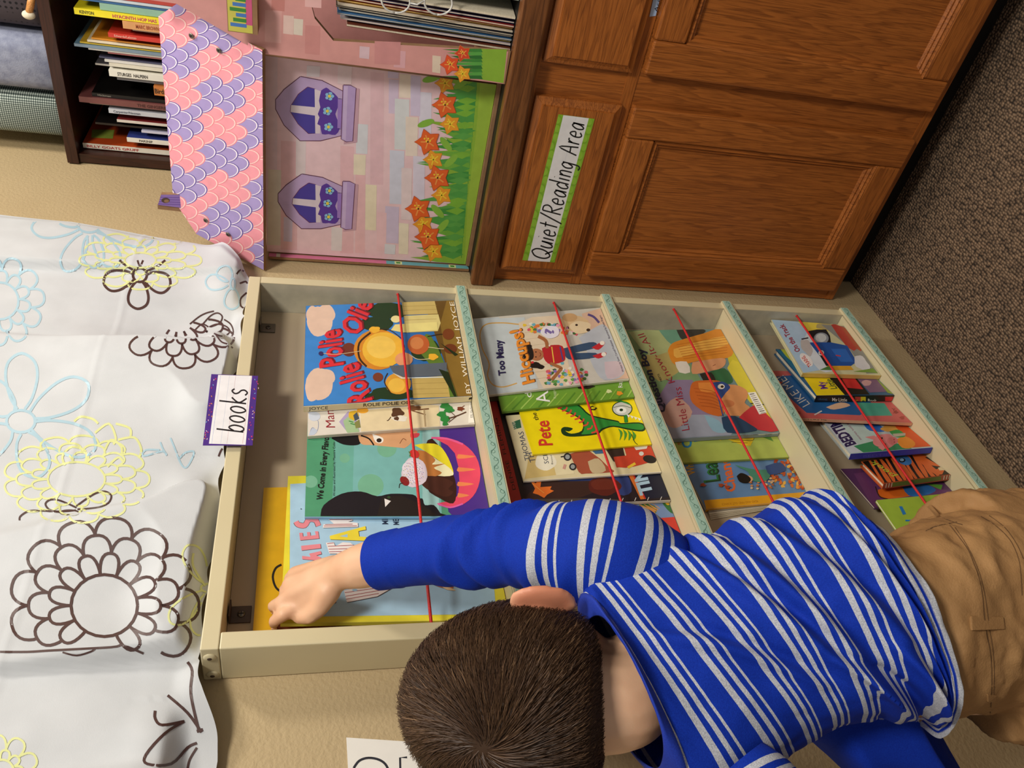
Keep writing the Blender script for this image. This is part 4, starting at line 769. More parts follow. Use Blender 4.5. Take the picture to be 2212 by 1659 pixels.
petal((168, 1100), (98, 1088), 24, BR, 4, .05); petal((162, 1098), (240, 1070), 30, BR, 4, .05); ell((150, 1107), 20, 5, BR, 3.5); ca.S(BR, 4, [(128, 1106), (90, 1103), (62, 1104), (44, 1115), (42, 1124)]); ca.k = 0
dahlia((225, 1308), 72, [(122, 13), (164, 13), (205, 13)], BR, 6.5, sx=1, sy=.93, skip=lambda p: p[1] > 1402)
ca.S(BR, 4, [(135, 1409), (165, 1416), (195, 1408), (205, 1402)]); ca.S(BR, 5, [(0, 1408), (60, 1408), (110, 1405), (240, 1398), (265, 1394), (310, 1412)]); ca.k = 0
daisy((450, 1270), (16, 9), [(405, 1178), (368, 1345), (428, 1372)], 44, LI, 4.5); ca.S(LI, 5, [(418, 1195), (418, 1225), (450, 1275)]); ca.k = 0
ca.S(BR, 6, [(435, 1582), (405, 1540), (362, 1502)]); ca.S(BR, 6, [(405, 1430), (415, 1450), (412, 1500), (430, 1582)]); ca.S(BR, 6, [(398, 1558), (350, 1566), (335, 1552), (335, 1535)]); ca.S(BR, 6, [(398, 1558), (355, 1585), (315, 1630), (318, 1650), (370, 1650), (405, 1615), (425, 1605)]); ca.S(BR, 7, [(425, 1580), (438, 1576)]); ca.S(BR, 5, [(425, 1615), (410, 1640), (405, 1660)]); ca.S(BR, 4, [(403, 1430), (430, 1425)])
dahlia((5, 1665), 24, [(45, 9), (78, 9)], LI, 5)
ca.S(BR, 3.5, [(511, 592), (520, 583), (533, 590)]); ca.S(BR, 3.5, [(518, 612), (530, 608), (534, 612)]); ca.S(BR, 3.5, [(533, 632), (520, 645), (520, 660), (526, 665)]); ca.S(BR, 4, [(472, 986), (478, 972), (488, 962)])
tag(cb.build('curtain'), 'white cotton curtain printed with brown, blue and lime outline flowers above the rack', 'curtain')

# paper with marker outlines on the wall, lower left
mb = MB(); q = [(748, 1593), (1276, 1628), (1330, 1810), (760, 1810)]; mb.slab([Y(*p, -.0009) for p in q], Vector((0, .0005, 0)), M_white)
a = Art(mb, (0, -.0009, 0), (0, 1, 0)).use(760, 1000, 2.517); K = '#2a2a32'
a.S(K, 13, [(10, 1659), (40, 1620), (90, 1604), (150, 1615), (190, 1650), (205, 1720), (170, 1800), (100, 1830), (30, 1800), (5, 1720), (10, 1659)])
a.S(K, 11, [(300, 1601), (262, 1603), (268, 1900)], 0); a.S(K, 11, [(1312, 1600), (1330, 1640), (1338, 1720), (1300, 1830)])
tag(mb.build('poster'), 'white paper sheet with black marker outline letters on the wall behind the head', 'poster')

# ---------------------------------------------------------------- toy house on the counter
hs = thing('dollhouse', (.15, -.2, .9), 'pink wooden toy house with a scalloped pink and purple roof on the counter', 'toy house')
XL, XR = .030, -.013; CT = .8995
mb = MB(); pts = [X(567, 119, XL), X(1068, 182, XL), X(1006, 565, XL), X(576, 530, XL)]
for i in (1, 2): pts[i].z = CT+.006
pts[2].y = pts[3].y = -.0115
mb.slab(pts, Vector((.006, 0, 0)), M_mdf); a = Art(mb, (XL, 0, 0), (1, 0, 0)).use(540, 0, 2.765); a.border(pts)
lt = lambda h: '#'+''.join('%02x' % int(int(h[k:k+2], 16)*.74+255*.26) for k in (1, 3, 5))
a.P(lt('#e4bac4'), [(60, 300), (1480, 470), (1330, 1600), (60, 1500)])
for c_, x0, y0, x1, y1 in (('#d5b7c6', 80, 330, 165, 1460), ('#dba3ac', 185, 840, 285, 1490), ('#e0a8b2', 540, 870, 622, 1510), ('#e3a9b1', 630, 1040, 690, 1510), ('#dcaab8', 720, 430, 800, 1100), ('#cfc7b4', 108, 1010, 186, 1462), ('#bfaed0', 202, 1295, 255, 1440), ('#d6c3c8', 275, 830, 335, 1050), ('#d9cdd2', 487, 1355, 552, 1495), ('#cfd5e0', 635, 738, 705, 916), ('#e6d9ba', 620, 920, 692, 1042), ('#e6d8b6', 690, 1100, 757, 1372), ('#c9b3d6', 830, 472, 888, 676), ('#e4d2c0', 893, 440, 965, 582), ('#cfd6dd', 865, 588, 952, 892), ('#c6cbe4', 835, 896, 922, 1216), ('#c3b2d8', 808, 1230, 890, 1450), ('#d3cfe8', 1012, 548, 1085, 892), ('#e5d3c4', 930, 695, 1004, 930), ('#d2cbe6', 975, 930, 1045, 1240), ('#e8b6c0', 758, 1265, 816, 1495), ('#e8dcc0', 890, 1330, 948, 1515), ('#c7b8de', 960, 450, 1020, 690), ('#dfc9d0', 905, 1000, 968, 1310), ('#d7c8d4', 340, 390, 420, 455), ('#e1c4cc', 525, 385, 610, 500), ('#cfd3e0', 805, 1455, 870, 1515), ('#c9b6da', 825, 400, 890, 465)):  # first strip, along the panel top, paints the eave shade into the print
    a.P(lt(c_), [(x0, y0), (x1, y0+6), (x1-4, y1+4), (x0-2, y1)])
rnd = random.Random(11)
a.P('#8cb83c', [(1290, 430), (1500, 470), (1360, 1600), (1255, 1590), (1200, 1540), (1180, 1400), (1190, 1250), (1220, 1100), (1240, 900), (1270, 700)])
a.P('#9cc044', [(1380, 440), (1500, 470), (1360, 1600), (1280, 1590), (1300, 1200), (1350, 800)])
k0 = a.k
def base_x(y): return 1300-(y-450)*.09
for i in range(46):
    y = 440+i*24.5+rnd.uniform(-8, 8); bx = base_x(y); ln = rnd.uniform(90, 260); wv = rnd.uniform(-40, 40)
    c_ = rnd.choice(['#4fa048', '#3f9440', '#6fb040', '#8cb83c', '#5ba84c'])
    a.k = k0+i % 8
    a.P(c_, [(bx+60, y-26), (bx-ln*.4, y-12+wv*.3), (bx-ln, y+wv), (bx-ln*.35, y+20+wv*.3), (bx+60, y+28)])
for i in range(30):
    y = 450+i*37+rnd.uniform(-10, 10); bx = base_x(y); a.k = k0+9+i % 3; a.P(rnd.choice(['#4fa048', '#7cb83c', '#5ba84c']), [(bx-60, y), (bx+10, y-20), (bx+40+rnd.uniform(0, 40), y-4), (bx+10, y+24)])
for q, ang in (((1170, 860), .9), ((1200, 960), 2.4), ((1260, 500), 2.6), ((1120, 1260), .8), ((1150, 1350), 2.3), ((1080, 470), 2.9), ((1050, 735), 2.8)): a.k = k0+13; a.E('#86bc44', q, 52, 20, ang)
def flower(c, r, c1, c2):
    kf = k0+15+12*(int(c[1]/95) % 3)+(36 if r > 70 else 0); a.k = kf; pts = []
    for i in range(10):
        an = math.pi+2*math.pi*i/10; rr = r if i % 2 == 0 else r*.6; pts.append((c[0]+rr*math.cos(an), c[1]+rr*math.sin(an)))
    a.P('#c24a1c' if c1[1] == 'e' and c1 != '#eda02e' else '#d98a20', [(c[0]+(p[0]-c[0])*1.06, c[1]+(p[1]-c[1])*1.06) for p in pts], 2); a.P(c1, pts, 2)
    for i in range(5):
        an = math.pi+2*math.pi*i/5; a.k = kf+4; a.S(c2, r*.10, [c, (c[0]+r*.55*math.cos(an), c[1]+r*.55*math.sin(an))], 0)
    for i in range(4): a.k = kf+7; a.E('#f4d83c', (c[0]-r*.25+r*.14*i, c[1]-r*.25+(i % 2)*r*.18), r*.07)
for q in ((1165, 625), (1062, 845), (1120, 1060), (1005, 1245), (1062, 1412)): flower(q, 78, '#e8662a', '#f0a050')
for q in ((1165, 495), (1195, 740), (1095, 952), (1145, 1165), (1035, 1338), (1095, 1500)): flower(q, 62, '#eda02e', '#f4d83c')
def window(f):
    W_ = lambda pts: [f(p) for p in pts]; a.k = k0
    a.P('#c8a2b4', W_([(590, 515), (655, 530), (640, 850), (560, 860)])); out = [(302, 458), (430, 482), (555, 545), (560, 805), (420, 838), (300, 838), (205, 745), (155, 650), (155, 595), (205, 535)]
    a.S('#5a2248', 9, W_(out), 0, True); a.P('#bda6d2', W_(out)); inn = [(345, 520), (388, 530), (392, 796), (350, 796), (288, 738), (242, 665), (246, 630), (290, 562)]
    a.S('#6a2a48', 7, W_(inn), 0, True); a.P('#4a3fa0', W_(inn)); a.P('#ded2de', W_([(246, 626), (392, 640), (392, 690), (242, 668)])); a.P('#ded2de', W_([(386, 530), (425, 545), (418, 796), (390, 796)]))
    a.P('#5a3aa0', W_([(425, 540), (455, 522), (480, 540), (525, 580), (525, 640), (510, 680), (525, 720), (535, 770), (510, 805), (470, 800), (430, 800), (420, 750), (402, 740), (415, 700), (405, 680), (420, 640), (412, 600)]), 2)
    a.S('#3a2470', 5, W_([(528, 588), (560, 592), (552, 770), (528, 768)]), 0); a.P('#9f7fcc', W_([(525, 592), (558, 596), (550, 766), (522, 764)]))
    sill = [(558, 508), (600, 510), (632, 526), (612, 842), (575, 844), (546, 830)]; a.S('#5a2248', 8, W_(sill), 0, True); a.P('#b79fd2', W_(sill)); a.P('#c9b4de', W_([(562, 515), (585, 513), (572, 838), (552, 828)]))
    for c_ in ((475, 573), (462, 662), (469, 757)):
        for i in range(5): a.k = k0+24; a.E('#8fc4ea', f((c_[0]+16*math.cos(i*1.257), c_[1]+16*math.sin(i*1.257))), 12, 10)
        a.k = k0+25; a.E('#f0d848', f(c_), 9)
window(lambda p: p); window(lambda p: (170+(p[0]-155)*.955, 1040+(p[1]-458)*.85))
mb.build('front_panel', hs)
mb = MB(); mb.box((.018, -.0085, CT), (.30, -.0035, 1.276), M_mdf); a = Art(mb, (0, -.0085, 0), (0, 1, 0)).use(540, 0, 2.765); a.n = Vector((0, -1, 0))
def rc(c_, x0, x1, z0, z1): v = [Vector((x, -.0088-a.k*a.STEP, z)) for x, z in ((x0, z0), (x1, z0), (x1, z1), (x0, z1))]; mb.add(v, [(0, 1, 2, 3)], col(c_)); a.k += 1
rc('#d87a9c', .0185, .0298, 1.06, 1.275); rc('#6fb0b8', .0185, .0298, .90, 1.06); rc('#e6e0c8', .0185, .0298, 1.255, 1.262)
for z in (1.03, .925): rc('#d9e4a4', .019, .0295, z, z+.014); rc('#3a8a3a', .022, .027, z+.003, z+.011)
mb.build('side_wall', hs)
qbox('floor_board', (.024, -.405, .8988), (.29, -.012, CT+.0055), M_mdf, hs); qbox('back_panel', (.30, -.56, .8988), (.306, -.0035, 1.42), col('#c98f8c'), hs)
# stepped wing with a doorway
mb = MB(); wing = [X(*p, XR) for p in ((1093, 182), (565, 115), (381, 8), (290, -5), (300, -260), (600, -260), (680, 40), (720, 88), (1104, 112))]
for i in (0, 8): wing[i].z = CT+.0022
mb.slab(wing, Vector((.011, 0, 0)), M_mdf); a = Art(mb, (XR, 0, 0), (1, 0, 0)).use(540, 0, 2.765)
a.P('#d79b97', [(( p[0]-540)*2.765, p[1]*2.765) for p in ((1088, 181), (565, 115), (381, 8), (290, -5), (300, -260), (600, -260), (680, 40), (720, 88), (1098, 111))])
for c_, x0, y0, x1, y1 in (('#e0aaa6', 90, 60, 190, 250), ('#c9857f', 130, -60, 210, 60), ('#e3c4bc', 200, 90, 262, 200), ('#ded2c4', 262, 110, 318, 205), ('#e6b6b4', 330, -200, 430, 40), ('#cf8f8c', 330, 150, 420, 320), ('#e0aeb0', -420, -80, -300, 30), ('#d9bcc6', 655, 275, 715, 345), ('#dcaab2', 860, 300, 930, 400), ('#cf9090', 745, 245, 900, 380), ('#e3d0bc', 1090, 330, 1140, 430)): a.P(c_, [(x0, y0), (x1, y0+6), (x1-4, y1+8), (x0-2, y1)]) if x0 > -100 else None
a.P('#8cb83c', [(1320, 290), (1534, 295), (1514, 496), (1330, 466)]); 
for i in range(9): y = 300+i*20; a.P(['#3f8a3c', '#5ba84c', '#2f7434'][i % 3], [(1380, y-10), (1150+25*(i % 4), y-6), (1250, y+8), (1390, y+12)])
k0 = a.k; flower((1195, 385), 60, '#e8562a', '#f0a050'); flower((1270, 440), 52, '#eda02e', '#f4d83c'); flower((1270, 318), 50, '#d8482a', '#f0a050')
mb.build('wing_panel', hs)
mb = MB(); b0 = X(560, 62, XR); z1 = X(490, 45, XR).z; y0 = X(560, 60, XR).y
mb.box((XR-.03, y0-.05, b0.z), (XR, y0, b0.z+.006), M_mdf); mb.box((XR-.03, y0-.05, b0.z+.006), (XR-.024, y0, z1-.004), M_mdf)
yy = y0
a = Art(mb, (XR-.03, 0, 0), (1, 0, 0)); 
def rc2(c_, ya, yb, za, zb): v = [Vector((XR-.0303-a.k*a.STEP, y, z)) for y, z in ((ya, za), (yb, za), (yb, zb), (ya, zb))]; mb.add(v, [(0, 1, 2, 3)], col(c_)); a.k += 1
zb = b0.z+.007; zt = z1-.005
rc2('#cfc85a', y0-.05, y0-.001, zb, zt); rc2('#d05a86', y0-.05, y0-.012, zb, zb+.009)
for i in range(6): rc2(['#3f8a3c', '#4a7ac0'][i % 2], y0-.048+i*.007, y0-.043+i*.007, zb+.008, zb+.022+.004*(i % 3))
mb.build('window_box', hs)
# roof
rn = Vector((1, 0, -.5)).normalized(); rp = Vector((-.022, 0, 1.278)); rpix = [(343, 35), (382, 8), (567, 108), (570, 583), (425, 505), (375, 430)]
rq = [hit(*p, rp, rn) for p in rpix]
for v in rq:
    if v.y > -.002: v.y = -.002
mb = MB(); mb.slab(rq, rn*.008, M_mdf); a = Art(mb, rp, rn).use(0, 0, 2.9625); a.border(rq, .0001)
PK, PU = '#ee9aa6', '#a493c8'
for r in range(13, -5, -1):
    for c_ in range(-2, 24):
        x = 985+r*70+c_*6; y = -60+c_*100+(50 if r % 2 else 0)+r*8
        if not (940 < x < 1800 and -60 < y < 1850): continue
        pur = (c_+(r+1)//2) % 4 in (0, 1) if r % 4 < 2 else (c_+(r+1)//2) % 4 in (1, 2)
        a.k = (13-r)*6+(c_ % 2)*3
        def U(w_, l_): return [(x-110, y-w_), (x-20, y-w_)]+[(x-20+l_*math.sin(t*math.pi/10), y-w_*math.cos(t*math.pi/10)) for t in range(1, 10)]+[(x-20, y+w_), (x-110, y+w_)]
        a.P('#6a5aa0' if pur else '#e58a94', U(52, 84)); a.P('#efe4ee' if pur else '#f6d2cc', U(48, 76)); a.P(PU if pur else PK, U(43, 69))
mb.build('roof', hs)
mb = MB()
for q in ((1232, 225), (1408, 318), (1322, 1405), (1465, 1494)):
    c = hit(q[0]/2.9625, q[1]/2.9625, rp, rn); t1 = rn.cross(Vector((0, 1, 0))); m2 = MB(); m2.ball(c-rn*.0036, [t1*.0042, Vector((0, .0042, 0)), rn*.0012], M_metal, 14, 6); m2.ball(c-rn*.0046, [t1*.002, Vector((0, .002, 0)), rn*.0006], M_black, 10, 5); m2.build('screw', hs)
mb = MB(); cq = [X(x/2.9625, y/2.9625, .05) for x, y in ((1030, 1245), (1190, 1245), (1270, 1345), (1010, 1312))]
mb.slab(cq, Vector((.008, 0, 0)), M_mdf); mb.slab([X(x/2.9625, y/2.9625, .052) for x, y in ((1008, 1310), (1250, 1345), (1170, 1356), (1010, 1338))], Vector((.005, 0, 0)), M_mdf)
a = Art(mb, (.05, 0, 0), (1, 0, 0)).use(0, 0, 2.9625); a.P('#8a6cb4', [(1031, 1246), (1190, 1246), (1268, 1343), (1011, 1311)])
for i in range(4): a.S('#6a4a9a', 5, [(1026-4*i, 1262+14*i), (1240, 1266+16*i)], 0)
a.E('#4a3226', (1060, 1282), 27, 17); a.E('#8d6a4a', (1066, 1286), 16, 10); mb.build('chimney', hs)

# ---------------------------------------------------------------- things right of the house
MG = 'magazines standing beside the toy house'
mags = [(-.4365, .255, '#6a3526', .004, 'brown-covered thin picture magazine, leftmost of the row beside the toy house'), (-.4435, .265, '#cfc4cf', .0025, 'lilac-edged magazine'), (-.4475, .262, '#d8c04a', .002, 'yellow-edged magazine'), (-.4515, .27, '#3a6a9a', .0025, 'blue magazine'), (-.4555, .268, '#e0dccf', .002, 'white-edged magazine'), (-.4595, .272, '#2a2a30', .0025, 'black magazine'), (-.4635, .27, '#e3d9c6', .002, 'cream magazine'), (-.4675, .274, '#d8a42a', .002, 'mustard magazine'), (-.4715, .268, '#8a2a30', .003, 'dark red magazine'), (-.4765, .25, '#3a3a66', .003, 'navy magazine')]
for i, (y, h_, c_, th, lb) in enumerate(mags):
    x0 = .003+.002*((i*7) % 5); dx = .012+.004*(i % 3); dy = -.00015*i
    t = thing('magazine', (x0+.1, y, CT), lb if i == 0 else lb+', upright in the row beside the toy house', 'magazine', MG)
    for nm, o_, tt, cc in (('cover', 0, .0005, c_), ('page_block', .0006, th-.0012, None), ('cover', th-.0005, .0005, c_)):
        mb = MB(); q = [Vector((x0-(0 if cc is None else .0006), y-o_, CT+.0003)), Vector((x0+.19, y-o_, CT+.0003)), Vector((x0+.19+dx, y-o_+dy, CT+h_)), Vector((x0+dx-(0 if cc is None else .0006), y-o_+dy, CT+h_))]
        mb.slab(q, Vector((0, -tt, 0)), M_page if cc is None else col(cc, .3)); mb.build(nm, t)
# dark glossy picture book in front of the bin
t = thing('picture_book', (.05, -.49, CT), 'dark blue and maroon picture book at the right end of the magazine row', 'book')
mb = MB(); q = [Vector((.004, -.4835, CT+.0004)), Vector((.12, -.500, CT+.0004)), Vector((.14, -.500, CT+.262)), Vector((.02, -.4835, CT+.262))]
mb.slab(q, Vector((0, -.0006, 0)), col('#2a2438', .3)); a = Art(mb, q[0], (q[1]-q[0]).cross(q[3]-q[0])).use(540, 0, 2.765); a.border(q)
a.P('#5a1f2a', [(560, 40), (800, 40), (1000, 110), (580, 90)]); a.P('#6a6a5c', [(800, 40), (1000, 60), (1100, 130), (960, 120)], 3); a.P('#2a3a8a', [(1200, 110), (1480, 150), (1500, 190), (1300, 180)], 3); a.P('#8a7a6a', [(1000, 100), (1200, 120), (1300, 170), (1100, 150)], 3)
mb.build('cover', t); mb = MB(); mb.slab([v+Vector((.0006, -.0008, 0)) for v in q], Vector((0, -.003, 0)), M_page); mb.build('page_block', t)
bn = thing('storage_bin', (.13, -.66, CT), 'dark green plastic bin of papers, right of the magazines', 'bin')
M_bin = noisy('green_plastic', '#0e3a30', '#124236', 20, .35)
mb = MB(); bx = (.012, .25, -.82, -.515)
rr = lambda z, g, w_=0: [(bx[0]-g+w_, bx[2]-g+w_, z), (bx[1]+g-w_, bx[2]-g+w_, z), (bx[1]+g-w_, bx[3]+g-w_, z), (bx[0]-g+w_, bx[3]+g-w_, z)]
mb.loft([rr(CT, -.006), rr(CT+.25, 0), rr(CT+.25, .005), rr(CT+.262, .005), rr(CT+.262, -.003), rr(CT+.02, -.009)], M_bin, smooth=False); mb.build('body', bn)
t = tag(None or qbox('paper_sheet', (.004, -.62, CT+.0003), (.0055, -.512, CT+.19), col('#b9bfae')), 'pale green-grey paper sheet leaning on the front of the green bin', 'paper')
t = thing('eyeglasses', (-.004, -.52, CT+.17), 'clear-rimmed eyeglasses hooked in front of the green bin', 'eyeglasses')
M_clear = noisy('clear_plastic', '#c9c9c4', '#d9d9d4', 40, .12)
for k in (0, 1):
    c = Vector((-.004, -.508-.052*k*.55, CT+.175-.03*k)); mb = MB()
    c = X(855+92*k, 2+4*k, -.004)
    mb.tube([c+Vector((0, .017*math.cos(an), .021*math.sin(an))) for an in [j*math.pi/14 for j in range(29)]], .0015, M_clear, 8); mb.build('rim', t)
c0, c1 = X(855, 2, -.004), X(947, 6, -.004)
mb = MB(); mb.tube([c0+Vector((0, .0, -.021)), (c0+c1)/2+Vector((-.003, .003, 0)), c1+Vector((0, 0, .021))], .0013, M_clear, 8); mb.build('bridge', t)
for c in (c0, c1):
    mb = MB(); s_ = 1 if c is c0 else -1; mb.tube([c+Vector((0, -.012, .016*s_)), c+Vector((.004, -.05, .018*s_)), c+Vector((.006, -.09, .0))], .0012, M_clear, 8); mb.build('temple', t)

# ---------------------------------------------------------------- dark bookcase behind the house
bc = thing('bookcase', (.45, -.4, .9), 'dark brown bookcase full of thin spines, in the corner behind the toy house', 'bookcase')
BX, BY0, SZ = .32, -.92, 1.405
qbox('top_board', (BX-.004, BY0-.01, 1.655), (.577, -.0025, 1.676), M_dark, bc, .001)
M_dkv = wood('espresso_upright', 2, '#3a1c14', '#26100c', .35)
qbox('side_panel', (BX+.002, -.022, CT+.0005), (.577, -.004, 1.6545), M_dkv, bc); qbox('side_panel', (BX+.002, BY0, CT+.0005), (.577, BY0+.018, 1.6545), M_dkv, bc)
qbox('back_panel', (.568, BY0+.019, CT+.0005), (.577, -.0225, 1.6545), M_dkv, bc); qbox('shelf', (BX+.004, BY0+.019, SZ-.018), (.567, -.0225, SZ), M_dark, bc); qbox('bottom_board', (BX+.004, BY0+.019, CT+.0005), (.567, -.0225, CT+.02), M_dark, bc)
GB = 'spines on the shelf of the dark bookcase'
BK = [  # crop y of the spine at its top end, crop x of its top, thickness(mm), depth in, spine, cover, writing, what it looks like
 (958, 505, 10, .010, '#e6e0d0', '#b8481e', ('BILLY GOATS GRUFF', '#b0282c', 560, 888, 0), 'white spine with red capitals and an orange-red cover'),
 (893, 812, 9, .004, '#e9e5da', '#2f3a7a', ('PARSNIP', '#3a3a3a', 890, 975, 0), 'short white spine with grey lettering and a dark blue cover'),
 (842, 905, 4, .008, '#c9c9dc', '#b9b9d0', None, 'thin lavender spine right of the short white spine'),
 (800, 612, 4, .016, '#2a2422', '#151212', None, 'thin black spine between the lavender and maroon ones'),
 (772, 748, 5, .006, '#d8cfc4', '#8a2a2c', None, 'short spine with a maroon cover beside a thin black spine'),
 (708, 695, 9, .002, '#c6cad2', '#b9bfca', ('Carpenter/Noonan', '#5a6070', 725, 895, 0), 'pale grey spine lettered in small grey type'),
 (690, 580, 4, .014, '#b9b4a4', '#9a978a', None, 'thin grey-beige spine left of the mauve spine'),
 (634, 505, 11, .0, '#7a4a46', '#6a3c3a', ('THE GINGERBREAD', '#4a2826', 872, 1130, 0), 'mauve hardback spine lettered in dark capitals'),
 (604, 588, 7, .006, '#17130f', '#0f0d0c', ('Hickman', '#8a8478', 625, 708, 0), 'black spine right of the mauve hardback'),
 (580, 985, 18, -.004, '#c87a3a', '#b06a30', ('Birds of', '#3a2a1a', 990, 1100, 0), 'short wide orange spine lettered Birds'),
 (522, 752, 5, .006, '#8a8c94', '#3a3c4c', None, 'short thin grey spine left of black-lettered white spine'),
 (466, 697, 12, -.002, '#e9e6da', '#e0ddd0', ('STURGES  HALPERN', '#2a2622', 750, 942, 0), 'white spine with black capitals at mid shelf'),
 (444, 615, 3, .012, '#a9a49c', '#4a464a', None, 'thin grey spine right of black-lettered white spine'),
 (424, 700, 6, .004, '#dcd6c4', '#c9c0a8', None, 'short cream spine with small pictures'),
 (394, 670, 4, .006, '#d9d6d0', '#b9b6b4', None, 'slim white spine in the middle of the shelf'),
 (378, 636, 2.5, .010, '#4c4c66', '#3c3c54', None, 'very thin slate spine in the middle of the shelf'),
 (336, 690, 3, .006, '#b06a6a', '#984a4c', None, 'very thin rose spine'),
 (316, 566, 3, .004, '#e0dfda', '#cfcfca', None, 'tall thin white spine left of a blue-grey one'),
 (296, 476, 5, .002, '#7f93a4', '#5f7f94', None, 'tall blue-grey spine rising above its neighbours'),
 (278, 512, 2.5, .006, '#d9b83a', '#b9962c', None, 'very thin yellow spine beside the tall blue-grey one'),
 (260, 558, 3.5, .004, '#e3d8c0', '#cfc2a4', None, 'thin cream spine beside the very thin yellow one'),
 (244, 585, 2.5, .008, '#d8902c', '#b8741c', None, 'very thin amber spine left of the red one'),
 (222, 692, 8, .0, '#d0382c', '#a82a22', ('Edwards/Lalonzo', '#f0b0a0', 730, 870, 0), 'bright red spine with pale lettering'),
 (188, 848, 4, .006, '#d9cfb8', '#c3b696', None, 'short cream spine right of the red one'),
 (160, 785, 13, -.002, '#dba068', '#c8905a', ('MARC BROWN', '#a8502a', 868, 1015, 0), 'tan-orange spine with brown capitals'),
 (118, 482, 11, .0, '#f0e02a', '#d8c820', ('HYACINTH HOP HAS', '#c8386a', 722, 1000, 1), 'tall yellow spine with pink lettering'),
 (55, 640, 12, .004, '#8fb8a4', '#7fae9a', None, 'mint green rounded spine'),
 (28, 505, 4, .004, '#3f70a8', '#2f5f94', None, 'thin blue spine right of the mint green one'),
 (12, 480, 4, .002, '#c9d3da', '#b0bcc6', None, 'thin pale blue spine right of the thin blue one'),
 (-20, 560, 9, .004, '#b8443a', '#a03a30', None, 'brick red spine at the right end of the shelf in view')]
yprev = -.0235
for cyy, cxx, th, dep, sc_, cc_, wr, lb in BK:
    th *= .001; xs = BX+.014+dep; top = X(cxx/2.9625, cyy/2.9625, xs); y1 = min(yprev-.0008, top.y+th/2); y0 = y1-th; yprev = y0
    t = thing('picture_book', ((xs+.45)/2, (y0+y1)/2, SZ), 'bookcase book with '+lb if 'spine' in lb and len(lb.split()) > 9 else 'picture book in the dark bookcase, '+lb, 'book', GB)
    dpt = .19; zt = min(top.z, 1.650); mb = MB(); bt = min(.0016, th*.25)
    mb.box((xs, y0, SZ+.0003), (xs+.0016, y1, zt), col(sc_, .35)); mb.box((xs+.0016, y0, SZ+.0003), (xs+dpt, y0+bt, zt), col(cc_, .3)); mb.box((xs+.0016, y1-bt, SZ+.0003), (xs+dpt, y1, zt), col(cc_, .3))
    a = Art(mb, (xs, 0, 0), (1, 0, 0)).use(0, 0, 2.9625)
    if wr:
        dy = lambda xx: cyy+th*0+ (xx-cxx)*.088
        z_ = X(wr[2]/2.9625, 0, xs).z; yc = (y0+y1)/2
        def sp(txt, c_, x0, x1, bold):
            za = X(x0/2.9625, cyy/2.9625, xs).z; zb_ = X(x1/2.9625, cyy/2.9625, xs).z; vs, fs = glyphs(txt, bold); hh = th*.52
            mb.add([(xs-.0003, yc+hh/2-hh*v, za+(zb_-za)*u) for u, v in vs], fs, col(c_))
        sp(wr[0], wr[1], wr[2], wr[3], .02)
        if wr[4]: sp('KENYON', '#3a3a2a', 515, 605, .02)
    if lb.startswith('white spine with red'):
        for (xa, za, xb_, zb_, c_) in ((.03, 1.60, .07, 1.645, '#8a9a3c'), (.05, 1.50, .09, 1.54, '#e8e0d0'), (.10, 1.55, .16, 1.64, '#1a1a1c')): mb.add([(xs+xa, y0-.0003, za), (xs+xb_, y0-.0003, za+.004), (xs+xb_-.008, y0-.0003, zb_), (xs+xa-.004, y0-.0003, zb_-.006)], [(0, 1, 2, 3)], col(c_))
    mb.build('cover', t)
    mb = MB(); mb.box((xs+.0018, y0+bt+.0001, SZ+.0025), (xs+dpt-.003, y1-bt-.0001, zt-.0025), M_page); mb.build('page_block', t)
# fabric bins on top of the bookcase
def gingham():
    m, t, b = nt('gingham_cloth', .85); tc = node(t, 'ShaderNodeTexCoord'); mp = node(t, 'ShaderNodeMapping'); mp.inputs['Scale'].default_value = (260, 260, 260); t.links.new(tc.outputs['Object'], mp.inputs['Vector'])
    c = node(t, 'ShaderNodeSeparateXYZ'); t.links.new(mp.outputs[0], c.inputs[0]); fs = []
    for k in (1, 2):
        f = node(t, 'ShaderNodeMath', operation='FRACT'); t.links.new(c.outputs[k], f.inputs[0]); g = node(t, 'ShaderNodeMath', operation='GREATER_THAN'); g.inputs[1].default_value = .5; t.links.new(f.outputs[0], g.inputs[0]); fs.append(g)
    a_ = node(t, 'ShaderNodeMath', operation='ADD'); t.links.new(fs[0].outputs[0], a_.inputs[0]); t.links.new(fs[1].outputs[0], a_.inputs[1])
    h = node(t, 'ShaderNodeMath', operation='MULTIPLY'); h.inputs[1].default_value = .5; t.links.new(a_.outputs[0], h.inputs[0])
    r = ramp(t, h.outputs[0], [(0, hexc('#24302e')), (.5, hexc('#6c7a74')), (1, hexc('#c3cdc4'))]); t.links.new(r.outputs[0], b.inputs['Base Color']); return m
M_ging = gingham(); M_felt = noisy('blue_grey_felt', '#8288a0', '#9ba1b6', 70, .9, .4, .001, 400)
def dots():
    m, t, b = nt('dotted_cloth', .85); tc = node(t, 'ShaderNodeTexCoord'); v = node(t, 'ShaderNodeTexVoronoi'); v.inputs['Scale'].default_value = 110; v.inputs['Randomness'].default_value = .1; t.links.new(tc.outputs['Object'], v.inputs['Vector'])
    r = ramp(t, v.outputs['Distance'], [(.22, hexc('#15131a')), (.3, hexc('#4a4248'))]); t.links.new(r.outputs[0], b.inputs['Base Color']); return m
